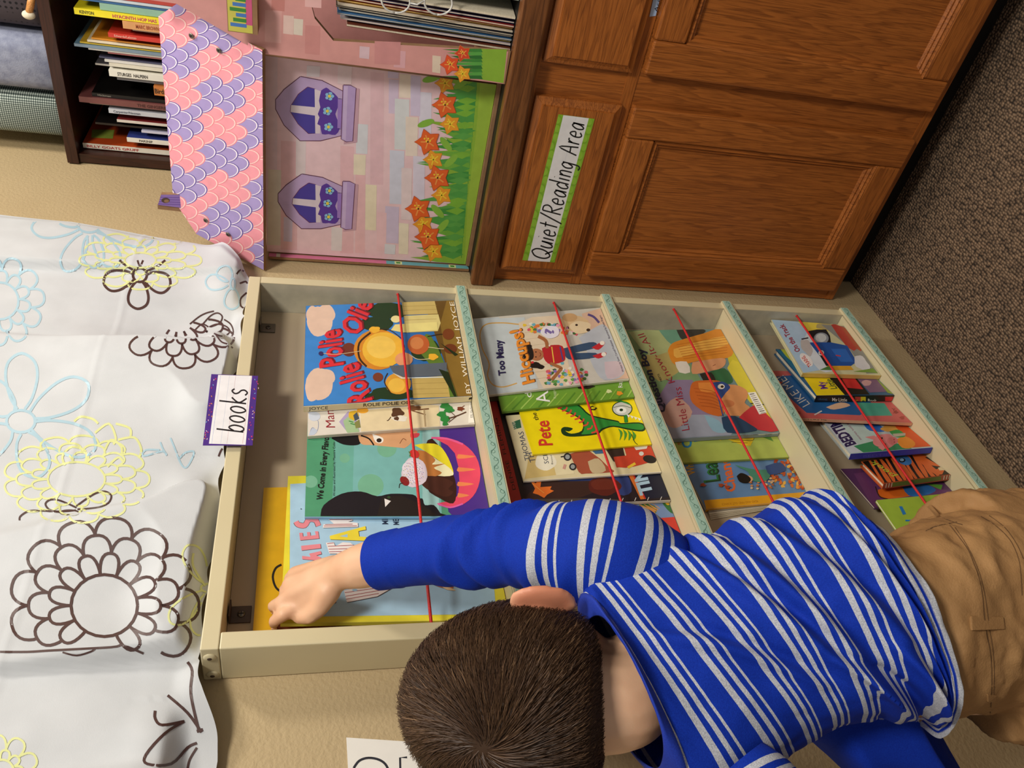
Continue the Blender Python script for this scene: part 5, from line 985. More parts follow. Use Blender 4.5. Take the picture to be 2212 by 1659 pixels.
def bolt(nm, y0, y1, x0, x1, z1, m, lb):
    t = thing(nm, ((x0+x1)/2, (y0+y1)/2, 1.676), lb, 'fabric'); mb = MB(); rg = []; n = 28
    for z, s_ in ((1.6766, .97), (1.68, 1), (z1-.004, 1), (z1, .97)):
        r_ = []
        for i in range(n):
            an = 2*math.pi*i/n; ca_, sa_ = math.cos(an), math.sin(an); e = .45
            r_.append(((x0+x1)/2+(x1-x0)/2*s_*math.copysign(abs(ca_)**e, ca_), (y0+y1)/2+(y1-y0)/2*s_*math.copysign(abs(sa_)**e, sa_), z))
        rg.append(r_)
    mb.loft(rg, m); mb.build('cloth', t); mb = MB(); mb.box(((x0+x1)/2-.02, y0+.02, z1), ((x0+x1)/2+.02, y1-.02, z1+.012), M_page); mb.build('board_core', t)
bolt('fabric_bolt', -.125, -.035, .34, .52, 1.93, M_ging, 'gingham checked fabric bolt standing at the corner end of the dark bookcase')
bolt('fabric_bolt', -.235, -.128, .335, .52, 1.93, M_felt, 'blue-grey mottled felt bolt on the dark bookcase, beside the gingham one')
bolt('fabric_bolt', -.42, -.240, .345, .52, 1.93, dots(), 'black dotted fabric bolt on the dark bookcase, right of the blue-grey felt')
t = thing('wooden_peg_toy', (.328, -.25, 1.69), 'small orange wooden peg in front of the black dotted fabric', 'toy')
M_peg = wood('pine_peg', 0, '#d89a5a', '#b87838'); mb = MB(); p0, p1 = X(62, 32, .326), X(70, -12, .326); mb.tube([p0, p1], .006, M_peg, 14); mb.build('rod', t)
mb = MB(); mb.ball(p0, [(.008, 0, 0), (0, .008, 0), (0, 0, .011)], M_page, 16, 10); mb.build('knob', t); mb = MB(); q = X(84, 14, .328); mb.tube([q, (q.x, q.y, 1.6768)], .005, M_peg, 12); mb.build('foot', t)

# ---------------------------------------------------------------- the child
kid = thing('person', (-.94, -.33, 0), 'child in blue and white striped shirt and tan trousers reaching into the rack', 'person')
def vcr(keys, t):
    """Catmull-Rom through a list of numpy rows"""
    n = len(keys)-1; t = min(max(t, 0), n-1e-6); i = int(t); u = t-i
    b, c = keys[i], keys[i+1]; a = keys[i-1] if i > 0 else 2*b-c; d = keys[i+2] if i+2 <= n else 2*c-b
    return .5*(2*b+(c-a)*u+(2*a-5*b+4*c-d)*u*u+(3*b-a-3*c+d)*u**3)
def dens(mb, name, parent, voxel, it=6, mat=None, fac=.5):
    """closed overlapping solids grown into one continuous skin"""
    o = mb.build(name, parent)
    r = o.modifiers.new('r', 'REMESH'); r.mode = 'VOXEL'; r.voxel_size = voxel; r.use_smooth_shade = True
    s = o.modifiers.new('s', 'SMOOTH'); s.factor = fac; s.iterations = it
    bpy.context.view_layer.update()
    me = bpy.data.meshes.new_from_object(o.evaluated_get(bpy.context.evaluated_depsgraph_get())); o.modifiers.clear()
    me.materials.clear(); me.materials.append(mat); o.data = me
    me.polygons.foreach_set('material_index', [0]*len(me.polygons)); me.polygons.foreach_set('use_smooth', [True]*len(me.polygons)); return o
def skin():
    m, t, b = nt('skin', .5); tc = node(t, 'ShaderNodeTexCoord'); n = node(t, 'ShaderNodeTexNoise'); n.inputs['Scale'].default_value = 28; t.links.new(tc.outputs['Object'], n.inputs['Vector'])
    r = ramp(t, n.outputs['Fac'], [(.3, hexc('#dcab88')), (.7, hexc('#e6ba97'))])
    fl = node(t, 'ShaderNodeAttribute', attribute_name='flush'); mf = node(t, 'ShaderNodeMixRGB'); mf.inputs[2].default_value = (*hexc('#cf7f60'), 1); t.links.new(fl.outputs['Fac'], mf.inputs[0]); t.links.new(r.outputs[0], mf.inputs[1]); t.links.new(mf.outputs[0], b.inputs['Base Color'])
    b.inputs['Subsurface Weight'].default_value = .12; b.inputs['Subsurface Radius'].default_value = (.010, .004, .002); b.inputs['Subsurface Scale'].default_value = .6
    n2 = node(t, 'ShaderNodeTexNoise'); n2.inputs['Scale'].default_value = 700; t.links.new(tc.outputs['Object'], n2.inputs['Vector']); bump(t, b, n2.outputs['Fac'], .12, .0006); return m
M_skin = skin()
# torso rings: picture edge right (x, y, distance), left, half depth, tilt
RK = [((1283, 1308, .672), (1444, 1632, .645), .056, .34), ((1260, 1258, .69), (1500, 1690, .655), .060, .30), ((1266, 1208, .70), (1625, 1725, .668), .068, .18), ((1345, 1146, .712), (1742, 1612, .685), .080, .2),
      ((1500, 1119, .72), (1838, 1566, .705), .086, .24), ((1640, 1072, .735), (1942, 1552, .728), .088, .28), ((1775, 1026, .757), (2070, 1562, .757), .09, .34), ((1838, 1042, .775), (2104, 1570, .772), .095, .42), ((1893, 1074, .79), (2124, 1577, .78), .10, .5)]
keys = []
for r_, l_, dp, ph in RK:
    Rv, Lv = D(*r_), D(*l_); c = (Rv+Lv)/2; s = (Rv-Lv)/2; vw = (c-CAMP).normalized(); up = -AD
    f = (vw*math.cos(ph)+up*math.sin(ph)); sn = s.normalized(); f = (f-sn*f.dot(sn)).normalized()*dp
    keys.append(np.array([*(c+f*(.56, .62, .74, .84, .86, .86, .86, .86, .86)[len(keys)]), *s, *f]))
CP0 = [(1, 0), (.74, -.72), (.0, -1), (-.74, -.74), (-1, -.05), (-.82, .55), (-.45, .92), (0, 1), (.5, .9), (.85, .55)]
CP1 = [(1, 0), (.76, -.72), (.0, -1), (-.74, -.78), (-1.0, -.22), (-.88, .14), (-1.45, .50), (-1.55, 1.25), (-.2, 1.45), (.8, .6)]
def ring(v, n=150, sc=1, plain=0):
    k = vcr(keys, v); c, s, f = Vector(k[:3]), Vector(k[3:6]), Vector(k[6:9])
    w_ = sst(2.9, 4.6, v)*(1-plain); cp = [np.array(a)*(1-w_)+np.array(b)*w_ for a, b in zip(CP0, CP1)]; m = len(cp); out = []
    for j in range(n):
        t = j/n*m; i = int(t); u = t-i; a, b, cc, d = cp[(i-1) % m], cp[i % m], cp[(i+1) % m], cp[(i+2) % m]
        q = .5*(2*b+(cc-a)*u+(2*a-5*b+4*cc-d)*u*u+(3*b-a-3*cc+d)*u**3)*sc
        out.append((c+s*float(q[0])+f*float(q[1]), float(q[0]), float(q[1])))
    return out, c
# ---- body: one continuous skin
bm_ = MB()
HC = D(1142, 1514, .70)
az, pt = math.radians(40), math.radians(24)
Fh = Vector((math.sin(az), math.cos(az), 0)); HF = (Fh*math.cos(pt)-Vector((0, 0, 1))*math.sin(pt)).normalized(); HR = Vector((math.cos(az), -math.sin(az), 0)); HU = HR.cross(HF)
def headpt(r, f, u, grow=0):
    """skull and face as a displaced ball; r,f,u unit direction"""
    a, b, c = .0745, .0910, .0990
    R_, F_, U_ = a*r, b*f, c*u
    if u < 0: R_ *= 1-.26*u*u; F_ *= (1-.30*u*u) if f < 0 else (1-.10*u*u)
    if f > 0 and u < -.2: U_ -= .012*(-u-.2)*f
    if u < -.2: w9 = sst(.55, .0, f)*sst(-.2, -.85, u); U_ = U_*(1-w9)+w9*(-.0446+(U_+.0446)*.42); R_ *= 1-.14*w9*sst(-.45, -.85, u); F_ += .010*w9*sst(-.45, -.9, u)
    g = lambda r0, f0, u0, s: math.exp(-((r-r0)**2+(f-f0)**2+(u-u0)**2)/(2*s*s))
    F_ += .0085*g(0, .97, -.20, .11)+.006*g(0, .98, -.08, .10)-.0065*(g(.36, .92, .02, .15)+g(-.36, .92, .02, .15))+.003*(g(.42, .85, -.3, .2)+g(-.42, .85, -.3, .2))+.0035*g(0, .9, -.46, .12)-.003*g(0, .88, -.475, .035)+.004*g(0, .78, -.66, .14)
    k = 1+grow/.085
    return HC+HR*(R_*k)+HF*(F_*k)+HU*(U_*k)
NU_, NV_ = 72, 48; rg = []
for i in range(NV_+1):
    th = math.pi*(.008+.984*i/NV_); rg.append([headpt(math.sin(th)*math.cos(2*math.pi*k/NU_), math.sin(th)*math.sin(2*math.pi*k/NU_), math.cos(th)) for k in range(NU_)])
bm_.loft(rg, M_skin)
for sd in (1, -1):                                        # ears: dish, rim, lobe
    ec = HC+HR*(.0800*sd)-HU*.014-HF*.013; ew = (-HF*.72+HR*(.69*sd)).normalized(); el = (HU*.97-HF*.24).normalized(); et = ew.cross(el).normalized()
    bm_.ball(ec, [ew*.0165, et*.0045, el*.0255], M_skin, 24, 14)
    if et.dot(HR*sd) < 0: et = -et
    rim = [ec+ew*(.0155*math.cos(an))+el*(.0245*math.sin(an))+et*.0025 for an in [math.radians(-100+i*12) for i in range(26)]]
    bm_.tube(rim, .0034, M_skin, 8); bm_.ball(ec-el*.022-ew*.003, [ew*.0070, et*.0042, el*.0075], M_skin, 14, 8)
def cap(p, q, r0, r1, seg=18):
    p, q = Vector(p), Vector(q); d = (q-p).normalized(); n = 5; pts = [p-d*r0*.98]; rr = [r0*.12]
    for i in range(1, n): a_ = math.pi/2*i/n; pts.append(p-d*r0*math.cos(a_)); rr.append(r0*math.sin(a_))
    pts += [p, q]; rr += [r0, r1]
    for i in range(n-1, 0, -1): a_ = math.pi/2*i/n; pts.append(q+d*r1*math.cos(a_)); rr.append(r1*math.sin(a_))
    pts.append(q+d*r1*.98); rr.append(r1*.12); bm_.tube(pts, rr, M_skin, seg)
def limb(pts, rad):
    P = smooth_line([tuple(p) for p in pts], 4); n = len(P); m = len(rad)-1
    R_ = [float(np.interp(i/(n-1)*m, range(m+1), rad)) for i in range(n)]
    for i in range(n-1): cap(P[i], P[i+1], R_[i], R_[i+1], 14)
NC = D(1358, 1470, .724)
limb([HC-HU*.040+HF*.004, HC-HU*.075+HF*.010, (HC-HU*.085+HF*.016)*.4+NC*.6, NC, Vector(vcr(keys, 3)[:3])], [.0425, .0385, .0375, .038, .040])
rg = [[p for p, _, _ in ring(v, 60, .60+.14*sst(2.8, 4, v)-.24*sst(5.2, 7.0, v), 1)[0]] for v in np.linspace(2.7, 7.2, 18)]
bm_.loft(rg, M_skin)
ARM = [(1310, 1205, .75), (1200, 1188, .752), (1130, 1180, .775), (1000, 1186, .82), (900, 1199, .862), (820, 1213, .893)]
ap = [D(*q) for q in ARM]; wr_ = Y(738, 1234, -.098)
limb(ap+[D(780, 1223, .905), wr_], [.036, .034, .033, .030, .0275, .0262, .0245, .0198])
def fingers(ps, rs):
    for a_, b_, r0, r1 in zip(ps, ps[1:], rs, rs[1:]): cap(a_, b_, r0, r1, 14)
K = [Y(648, 1306, -.054), Y(630, 1285, -.058), Y(628, 1262, -.058), Y(637, 1240, -.057)]
wk = [Y(722, 1258, -.090), Y(722, 1244, -.094), Y(722, 1232, -.094), Y(722, 1222, -.090)]
for a_, b_, r0, r1 in zip(wk, K, (.0135, .0140, .0140, .0125), (.0100, .0105, .0100, .0092)): cap(a_, b_, r0, r1)
cap(wr_, Y(722, 1240, -.093), .0198, .0170); bm_.ball(Y(682, 1262, -.071), [Y(682, 1300, -.071)-Y(682, 1262, -.071), Vector((.004, -.0125, .004)), Y(645, 1268, -.064)-Y(682, 1262, -.071)], M_skin)
FING = [[K[0], Y(612, 1328, -.051), Y(592, 1342, -.036), Y(592, 1349, -.0205)], [K[1], Y(606, 1302, -.050), Y(590, 1309, -.036), Y(591, 1315, -.0205)],
        [K[2], Y(616, 1275, -.049), Y(617, 1287, -.0445), Y(628, 1293, -.0425)], [K[3], Y(624, 1250, -.049), Y(628, 1261, -.045), Y(638, 1266, -.043)]]
for ps, rs in zip(FING, ((.0088, .0076, .0068, .0056), (.0090, .0077, .0068, .0057), (.0088, .0075, .0068, .0060), (.0080, .0068, .0062, .0055))): fingers(ps, rs)
fingers([Y(708, 1278, -.082), Y(690, 1312, -.068), Y(668, 1331, -.055), Y(646, 1334, -.0465)], (.0150, .0108, .0092, .0075))
# other arm hanging down outside the picture, hand relaxed
Sv = Vector(vcr(keys, 3)[3:6]).normalized(); Ls = D(1660, 1790, .70)
le = Ls+Vector((-.05, .09, -.14)); lw = le+Vector((.0, .065, .03))
limb([Ls, (Ls+le)/2+Vector((-.008, 0, 0)), le, (le+lw)/2, lw], [.036, .033, .029, .0255, .0195])
hd = (lw-le).normalized(); sdv = hd.cross(Vector((0, .5, .9))).normalized(); nrm = hd.cross(sdv)
for i in range(4):
    k0_ = lw+hd*.052+sdv*(.0135-.009*i); cap(lw+hd*.008+sdv*(.008-.005*i), k0_, .0125, .0092, 12); l_ = (.036, .040, .037, .030)[i]
    fingers([k0_, k0_+hd*l_*.45-nrm*.004, k0_+hd*l_*.8-nrm*.012, k0_+hd*l_*.95-nrm*.020], (.0082, .0072, .0064, .0054))
fingers([lw+hd*.012+sdv*.010, lw+hd*.030+sdv*.026-nrm*.006, lw+hd*.050+sdv*.032-nrm*.014], (.0115, .0092, .0070))
# legs (inside the trousers) down to the ankles
kb = vcr(keys, 8); PV = Vector(kb[:3])+Vector((.01, .02, -.085)); BS = Vector((kb[3], kb[4], 0)).normalized(); BF = Vector((-BS.y, BS.x, 0)); BF = BF if BF.dot(Fh) > 0 else -BF
LEG = []
for sd in (1, -1):
    hp = PV+BS*(.046*sd); kn = Vector((hp.x, hp.y, .29))+BF*.022+BS*(.008*sd); an_ = Vector((hp.x, hp.y, .065))-BF*.008+BS*(.012*sd); LEG.append((hp, kn, an_))
    limb([hp, (hp+kn)/2, kn, (kn+an_)/2-BF*.006, an_], [.040, .042, .040, .040, .029])
    cap(an_+Vector((0, 0, -.030)), an_+BF*.075+Vector((0, 0, -.038)), .024, .018)
body = dens(bm_, 'body', kid, .0030, 5, M_skin)
fc = [(HC+HR*(.080*sd)-HU*.014-HF*.013, .019, .034, .85) for sd in (1, -1)]+[(f[3], .006, .018, .35) for f in FING]+[(k_, .004, .013, .22) for k_ in K]
fa = body.data.attributes.new('flush', 'FLOAT', 'POINT'); fa.data.foreach_set('value', [max(m*sst(r1, r0, (v.co-c).length) for c, r0, r1, m in fc) for v in body.data.vertices])
M_nail = noisy('fingernail', '#e0b096', '#e8bda6', 60, .3)
def nail(p, q, w_):
    d = (Vector(q)-Vector(p)).normalized(); n = (CAMP-Vector(q)); n = (n-d*n.dot(d)).normalized(); mb = MB(); mb.ball(Vector(q)+n*.0046+d*.001, [d*.0044, n*.0011, d.cross(n)*.0036], M_nail, 12, 6); tag(mb.build('fingernail', body), None)
nail(FING[0][2], FING[0][3], 0); nail(FING[1][2], FING[1][3], 0)
M_eye = noisy('eye_white', '#e9e4dc', '#efeae4', 40, .2); M_iris = noisy('eye_iris', '#3a2416', '#4a3020', 200, .2)
for sd in (1, -1):
    e = headpt(.36*sd, .93, .02)-HF*.0065; mb = MB(); mb.ball(e, [HR*.0105, HF*.0105, HU*.0105], M_eye, 18, 12); mb.ball(e+HF*.0075-HU*.001, [HR*.0048, HF*.0036, HU*.0048], M_iris, 14, 8); mb.build('eye', body)
# ---- hair: scalp shell and short strands swirling from the crown
def hairm():
    m, t, b = nt('brown_hair', .5); a_ = node(t, 'ShaderNodeAttribute', attribute_name='tone')
    r = ramp(t, a_.outputs['Fac'], [(0, hexc('#2f2016')), (.5, hexc('#463122')), (.86, hexc('#604731')), (1, hexc('#8a6c50'))]); t.links.new(r.outputs[0], b.inputs['Base Color'])
    b.inputs['Specular IOR Level'].default_value = .3; return m
M_hair = hairm()
wpx = D(1040, 1622, .62); wd = (wpx-HC); CW = Vector((wd.dot(HR)/.0745, wd.dot(HF)/.09, wd.dot(HU)/.0955)).normalized()
def inhair(r, f, u):
    if f > .30: return u > .42+.25*(f-.3)
    lim = -.84+.05*math.sin(r*9)+.03*math.sin(r*23) if f < -.25 else -.84+(f+.25)*1.9
    return u > lim
hv = []; hf = []; tone = []
rngh = random.Random(4); nr = np.random.default_rng(3)
N_ = 48000; cnt = 0
for i in range(N_):
    zz = 1-2*(i+.5)/N_; ph = i*2.399963; rr = math.sqrt(1-zz*zz); d0 = Vector((rr*math.cos(ph), rr*math.sin(ph), zz))
    if not inhair(d0.x, d0.y, d0.z): continue
    ax = (d0-CW*d0.dot(CW)); ang = math.acos(max(-1, min(1, d0.dot(CW))))
    if ax.length < 1e-4: continue
    ax.normalize(); tang = (ax*math.cos(ang)-CW*math.sin(ang)).normalized(); sw = CW.cross(d0).normalized()
    flow = (tang+sw*(.75*math.exp(-ang*1.4)+.1)+Vector((rngh.gauss(0, .13), rngh.gauss(0, .13), rngh.gauss(0, .13)))+Vector((0, 0, -.25))).normalized()
    near = sst(.1, -.75, d0.z) if d0.y < .3 else 0
    L_ = rngh.uniform(.20, .30)*(1-.55*near); base = rngh.random(); lift = rngh.uniform(.7, 1.25)*(1-.4*near)
    pts = []
    for k in range(5):
        t = k/4; dd = (d0+flow*(L_*t)).normalized(); g = .0005+.0058*lift*(1-(1-t)**2)+.0025*(t**2)*(rngh.random()-.3); pts.append(headpt(dd.x, dd.y, dd.z, g))
    wdt = .00026*rngh.uniform(.7, 1.3); b0_ = len(hv); tn = .25+.35*base+.25*noise.noise(d0*6)+(.35 if rngh.random() < .07 else 0)
    for k in range(5):
        a_ = pts[max(k-1, 0)]; b_ = pts[min(k+1, 4)]; p = pts[k]; sd = (b_-a_).cross(p-HC).normalized()*wdt*(1-.8*(k/4)**2)
        tl = (p-HC).normalized()*wdt*.5*(1 if i % 2 else -1)
        hv += [p+sd+tl, p-sd-tl]; tone += [min(1, max(0, tn+.12*k/4))]*2
        if k: hf.append((b0_+2*k-2, b0_+2*k-1, b0_+2*k+1, b0_+2*k))
sv_ = len(hv); gr = {}
for i in range(61):
    for j in range(120):
        th = math.pi*(.004+.992*i/60); d = (math.sin(th)*math.cos(2*math.pi*j/120), math.sin(th)*math.sin(2*math.pi*j/120), math.cos(th)); gr[i, j] = (len(hv), inhair(*d)); hv.append(headpt(*d, .0014)); tone.append(.22)
for i in range(60):
    for j in range(120):
        q = [gr[i, j], gr[i, (j+1) % 120], gr[i+1, (j+1) % 120], gr[i+1, j]]
        if all(x[1] for x in q): hf.append(tuple(x[0] for x in q))
mb = MB(); mb.add(hv, hf, M_hair, True); ho = mb.build('hair', kid); at_ = ho.data.attributes.new('tone', 'FLOAT', 'POINT'); at_.data.foreach_set('value', tone)
ho['kind'] = 'stuff'
# ---- shirt
PER = .0345
def shirtm(name, period):
    m, t, b = nt(name, .8); a_ = node(t, 'ShaderNodeAttribute', attribute_name='stripe'); k = node(t, 'ShaderNodeAttribute', attribute_name='smask')
    tc = node(t, 'ShaderNodeTexCoord'); wv = node(t, 'ShaderNodeTexNoise'); wv.inputs['Scale'].default_value = 160; t.links.new(tc.outputs['Object'], wv.inputs['Vector'])
    m1 = node(t, 'ShaderNodeMath', operation='MULTIPLY_ADD'); m1.inputs[1].default_value = .0005/period; t.links.new(wv.outputs['Fac'], m1.inputs[0])
    dv = node(t, 'ShaderNodeMath', operation='DIVIDE'); dv.inputs[1].default_value = period; t.links.new(a_.outputs['Fac'], dv.inputs[0]); t.links.new(dv.outputs[0], m1.inputs[2])
    fr = node(t, 'ShaderNodeMath', operation='FRACT'); t.links.new(m1.outputs[0], fr.inputs[0])
    o_, w_ = (0, 0, 0), (1, 1, 1)
    r = ramp(t, fr.outputs[0], [(0, o_), (.36, w_), (.51, o_), (.63, w_), (.74, o_), (.87, w_), (.93, o_)], 'CONSTANT')
    ml = node(t, 'ShaderNodeMath', operation='MULTIPLY'); t.links.new(r.outputs[0], ml.inputs[0]); t.links.new(k.outputs['Fac'], ml.inputs[1])
    n = node(t, 'ShaderNodeTexNoise'); n.inputs['Scale'].default_value = 900; t.links.new(tc.outputs['Object'], n.inputs['Vector'])
    c1 = ramp(t, n.outputs['Fac'], [(.3, hexc('#072a96')), (.7, hexc('#0c34a8'))]); c2 = ramp(t, n.outputs['Fac'], [(.3, hexc('#9fa2ab')), (.7, hexc('#c9cbd2'))])
    mx = node(t, 'ShaderNodeMixRGB'); t.links.new(ml.outputs[0], mx.inputs[0]); t.links.new(c1.outputs[0], mx.inputs[1]); t.links.new(c2.outputs[0], mx.inputs[2]); t.links.new(mx.outputs[0], b.inputs['Base Color'])
    b.inputs['Specular IOR Level'].default_value = .2; bump(t, b, n.outputs['Fac'], .3, .0006); return m
M_shirt = shirtm('striped_jersey', PER)
M_blue = noisy('blue_jersey', '#072a96', '#0c34a8', 900, .8, .3, .0006, 900)
def attrs(o, st, mk):
    for nm, v in (('stripe', st), ('smask', mk)): a_ = o.data.attributes.new(nm, 'FLOAT', 'POINT'); a_.data.foreach_set('value', v)
FOLDS = [((.95, 3.3), (-.6, 4.6), .006, .10), ((.9, 4.0), (-.9, 5.2), .0065, .12), ((.9, 4.7), (-.75, 6.1), .006, .12), ((.95, 5.5), (-.8, 6.9), .0055, .12), ((.6, 6.4), (-.9, 7.4), .005, .12), ((.2, 2.2), (-.6, 3.9), .005, .10), ((1.0, 6.2), (.3, 7.4), .005, .1), ((-.5, 4.6), (-.98, 5.6), .007, .08), ((-.45, 5.6), (-.98, 6.3), .006, .07), ((-.4, 6.2), (-.98, 6.6), .004, .08)]
def foldy(a, b, v):
    """drag lines of the cloth across the back"""
    if b > .35: return 0
    y = 0
    for (a0, v0), (a1, v1), amp, wd in FOLDS:
        t = (a-a0)/(a1-a0)
        if -.12 < t < 1.12:
            d = v-(v0+(v1-v0)*t); e = math.sin(math.pi*min(max((t+.12)/1.24, 0), 1))**.6
            y += amp*e*(math.exp(-(d/(wd*1.6))**2)-.8*math.exp(-((d-.28)/(wd*1.9))**2))
    return y*(1-sst(6.9, 7.5, v))
NV2, NT2 = 150, 190; sv, st, mk = [], [], []; dist = 0; prevc = None; V0 = .25
vs_ = np.linspace(V0, 8, NV2)
cl = [ring(v, 8)[1] for v in vs_]; bk = [ring(v, 40)[0][8][0] for v in vs_]
acc = [0]
for i in range(1, NV2): acc.append(acc[-1]+(bk[i]-bk[i-1]).length)
tot = acc[-1]
for i, v in enumerate(vs_):
    pts, c = ring(v, NT2)
    for j, (p, a, b) in enumerate(pts):
        q0, q1 = pts[(j-1) % NT2][0], pts[(j+1) % NT2][0]; nx = ring(min(v+.05, 8), 2)[1]
        nrm = (p-c).normalized(); k = 1.8*foldy(a, b, v)+.0022*noise.noise(Vector((a*3, b*3, v*1.2)))+.0012*noise.noise(Vector((a*8, b*8, v*3)))
        if v > 7.4: k += .0015*sst(7.4, 8, v)*(1+math.sin(a*7+1))
        if -1.1 < a < -.62 and b < .3 and v > 4.4: k += .0032*math.sin(v*9.5+a*6)*sst(-.62, -.9, a)*sst(4.4, 5.2, v)*(1-sst(5.8, 6.6, v))
        if b > .15 and a < .6: p = p+AD*(.10*sst(.15, 1, b)*sst(4.6, 8, v)*sst(.6, .0, a))-AR*(.025*sst(.15, 1, b)*sst(4.6, 8, v)*sst(.3, -.4, a))
        sv.append(p+nrm*k); s_ = tot-acc[i]
        st.append(PER*40-(s_-.008)+PER*.60-PER if s_ > .0075 else PER*.42); mk.append(0 if (b > .2 and a < .3 and v > 3.3) else 1)
sf = [(i*NT2+j, i*NT2+(j+1) % NT2, (i+1)*NT2+(j+1) % NT2, (i+1)*NT2+j) for i in range(NV2-1) for j in range(NT2)]
mb = MB(); mb.add(sv, sf, M_shirt, True); so = mb.build('shirt', kid); attrs(so, st, mk)
sd_ = so.modifiers.new('cloth_thickness', 'SOLIDIFY'); sd_.thickness = .0012; sd_.offset = -1
# collar band
rg = []
for v, g, up_ in ((1.02, .0012, 0), (1.0, .0028, 0), (.7, .0030, 0), (.35, .0030, 0), (.05, .0026, 0), (-.0, .0005, 0), (.05, -.0014, 0), (.36, -.0014, 0)):
    pts, c = ring(max(v, 0.001), 120); rg.append([p+(p-c).normalized()*g for p, _, _ in pts])
mb = MB(); mb.loft(rg, M_blue, caps=False); mb.build('collar', so)
# right sleeve with plain lower arm and cuff
SP = [D(1440, 1255, .765), D(1375, 1222, .748), D(1295, 1196, .742)]+ap[1:]; srad = [.036, .050, .0495, .043, .0390, .0352, .0318, .0292]
SP[-1] = D(818, 1213, .893)
n = 110; rg = []; st, mk = [], []; kk = [np.array([*p, r]) for p, r in zip(SP, srad)]; ln = 0; prev = None; ref = None; NS = 72
for i in range(n):
    t = i/(n-1)*(len(kk)-1); q = vcr(kk, t); p = Vector(q[:3]); d = Vector(vcr(kk, min(t+.05, len(kk)-1))[:3])-Vector(vcr(kk, max(t-.05, 0))[:3]); d.normalize()
    if prev is not None: ln += (p-prev).length
    prev = p; ref = (ref-d*ref.dot(d)) if ref else (AR-d*AR.dot(d)); ref.normalize(); b = d.cross(ref); r_ = []
    u = i/(n-1)
    for j in range(NS):
        an = 2*math.pi*j/NS; w_ = sst(.30, .45, u)*sst(.88, .68, u)
        sw_ = math.sin(ln*185+2.2*math.sin(an+.5)+1.3*math.sin(2*an+ln*40)); fold_ = .0105*w_*((.5+.5*sw_)**1.5-.45)*(.6+.4*math.sin(an*1+ln*45+1))+.0018*noise.noise(Vector((an*1.3, ln*30, 3)))
        fold_ += .003*sst(.25, .0, u)*math.sin(ln*180+an*2)
        if u > .90: fold_ += .0009-.0016*math.exp(-((u-.905)/.006)**2)
        if u > .965: fold_ += .0006
        r_.append(p+(ref*math.cos(an)+b*math.sin(an))*(float(q[3])+fold_)); st.append(.128-ln+PER*.02); mk.append(1 if ln < .128 else 0)
    rg.append(r_)
for s_ in (.97, .90):
    r_ = [p+(x-p)*s_+d*(-.002 if s_ < .95 else .0008) for x in rg[n-1]]; rg.append(r_); st += [0]*NS; mk += [0]*NS
mb = MB(); mb.loft(rg, M_shirt, caps=False); sl = mb.build('sleeve', so); attrs(sl, st, mk)
# left sleeve
q0 = Ls-Sv*(-.0); kk = [np.array([*(Ls+Sv*.045), .040]), np.array([*Ls, .046]), np.array([*((Ls+le)/2), .042]), np.array([*le, .037]), np.array([*((le+lw)/2), .032])]
rg = []; st, mk = [], []; ln = 0; prev = None; ref = None
for i in range(50):
    t = i/49*4; q = vcr(kk, t); p = Vector(q[:3]); d = (Vector(vcr(kk, min(t+.05, 4))[:3])-Vector(vcr(kk, max(t-.05, 0))[:3])).normalized()
    if prev is not None: ln += (p-prev).length
    prev = p; ref = (ref-d*ref.dot(d)) if ref else (AR-d*AR.dot(d)); ref.normalize(); b = d.cross(ref)
    rg.append([p+(ref*math.cos(2*math.pi*j/48)+b*math.sin(2*math.pi*j/48))*(float(q[3])+.002*math.sin(ln*140+j*.4)) for j in range(48)]); st += [ln]*48; mk += [1 if ln < .12 else 0]*48
mb = MB(); mb.loft(rg, M_shirt, caps=False); sl = mb.build('sleeve', so); attrs(sl, st, mk)
# ---- trousers
M_tan = noisy('tan_twill', '#946c40', '#a87f50', 12, .75, .35, .0012, 500)
tb = MB(); rg = []
PK_ = [((1862, 1150, .79), (2040, 1535, .78), .066), ((1958, 1136, .803), (2120, 1548, .80), .074), ((2095, 1108, .835), (2160, 1568, .83), .088), ((2215, 1096, .875), (2215, 1574, .87), .096), ((2330, 1092, .92), (2300, 1580, .90), .098)]
pk = []
for (r_, l_, dp), ph in zip(PK_, (.5, .5, .54, .58, .6)):
    Rv, Lv = D(*r_), D(*l_); c = (Rv+Lv)/2; s = (Rv-Lv)/2; vw = (c-CAMP).normalized(); f = vw*math.cos(ph)-AD*math.sin(ph); sn = s.normalized(); f = (f-sn*f.dot(sn)).normalized()*dp; pk.append(np.array([*(c+f*.86), *s, *f]))
for i in range(40):
    q = vcr(pk, i/39*4); c, s, f = Vector(q[:3]), Vector(q[3:6]), Vector(q[6:9])
    rg.append([c+s*math.copysign(abs(math.cos(a_))**.85, math.cos(a_))+f*math.copysign(abs(math.sin(a_))**.85, math.sin(a_)) for a_ in [2*math.pi*j/64 for j in range(64)]])
tb.loft(rg, M_tan)
cc = Vector(pk[-1][:3])
for (hp, kn, an_), sd in zip(LEG, (1, -1)):
    top = cc+BS*(.052*sd)+Vector((0, 0, .03)); P = smooth_line([tuple(p) for p in (top, (top+kn)/2+BS*.008*sd, kn, (kn+an_)/2, an_-Vector((0, 0, .012)))], 5)
    tb.tube(P, [float(np.interp(i/(len(P)-1), (0, .25, .5, .75, 1), (.070, .070, .061, .058, .053))) for i in range(len(P))], M_tan, 28)
tr = dens(tb, 'trousers', kid, .0042, 5, M_tan)
me = tr.data
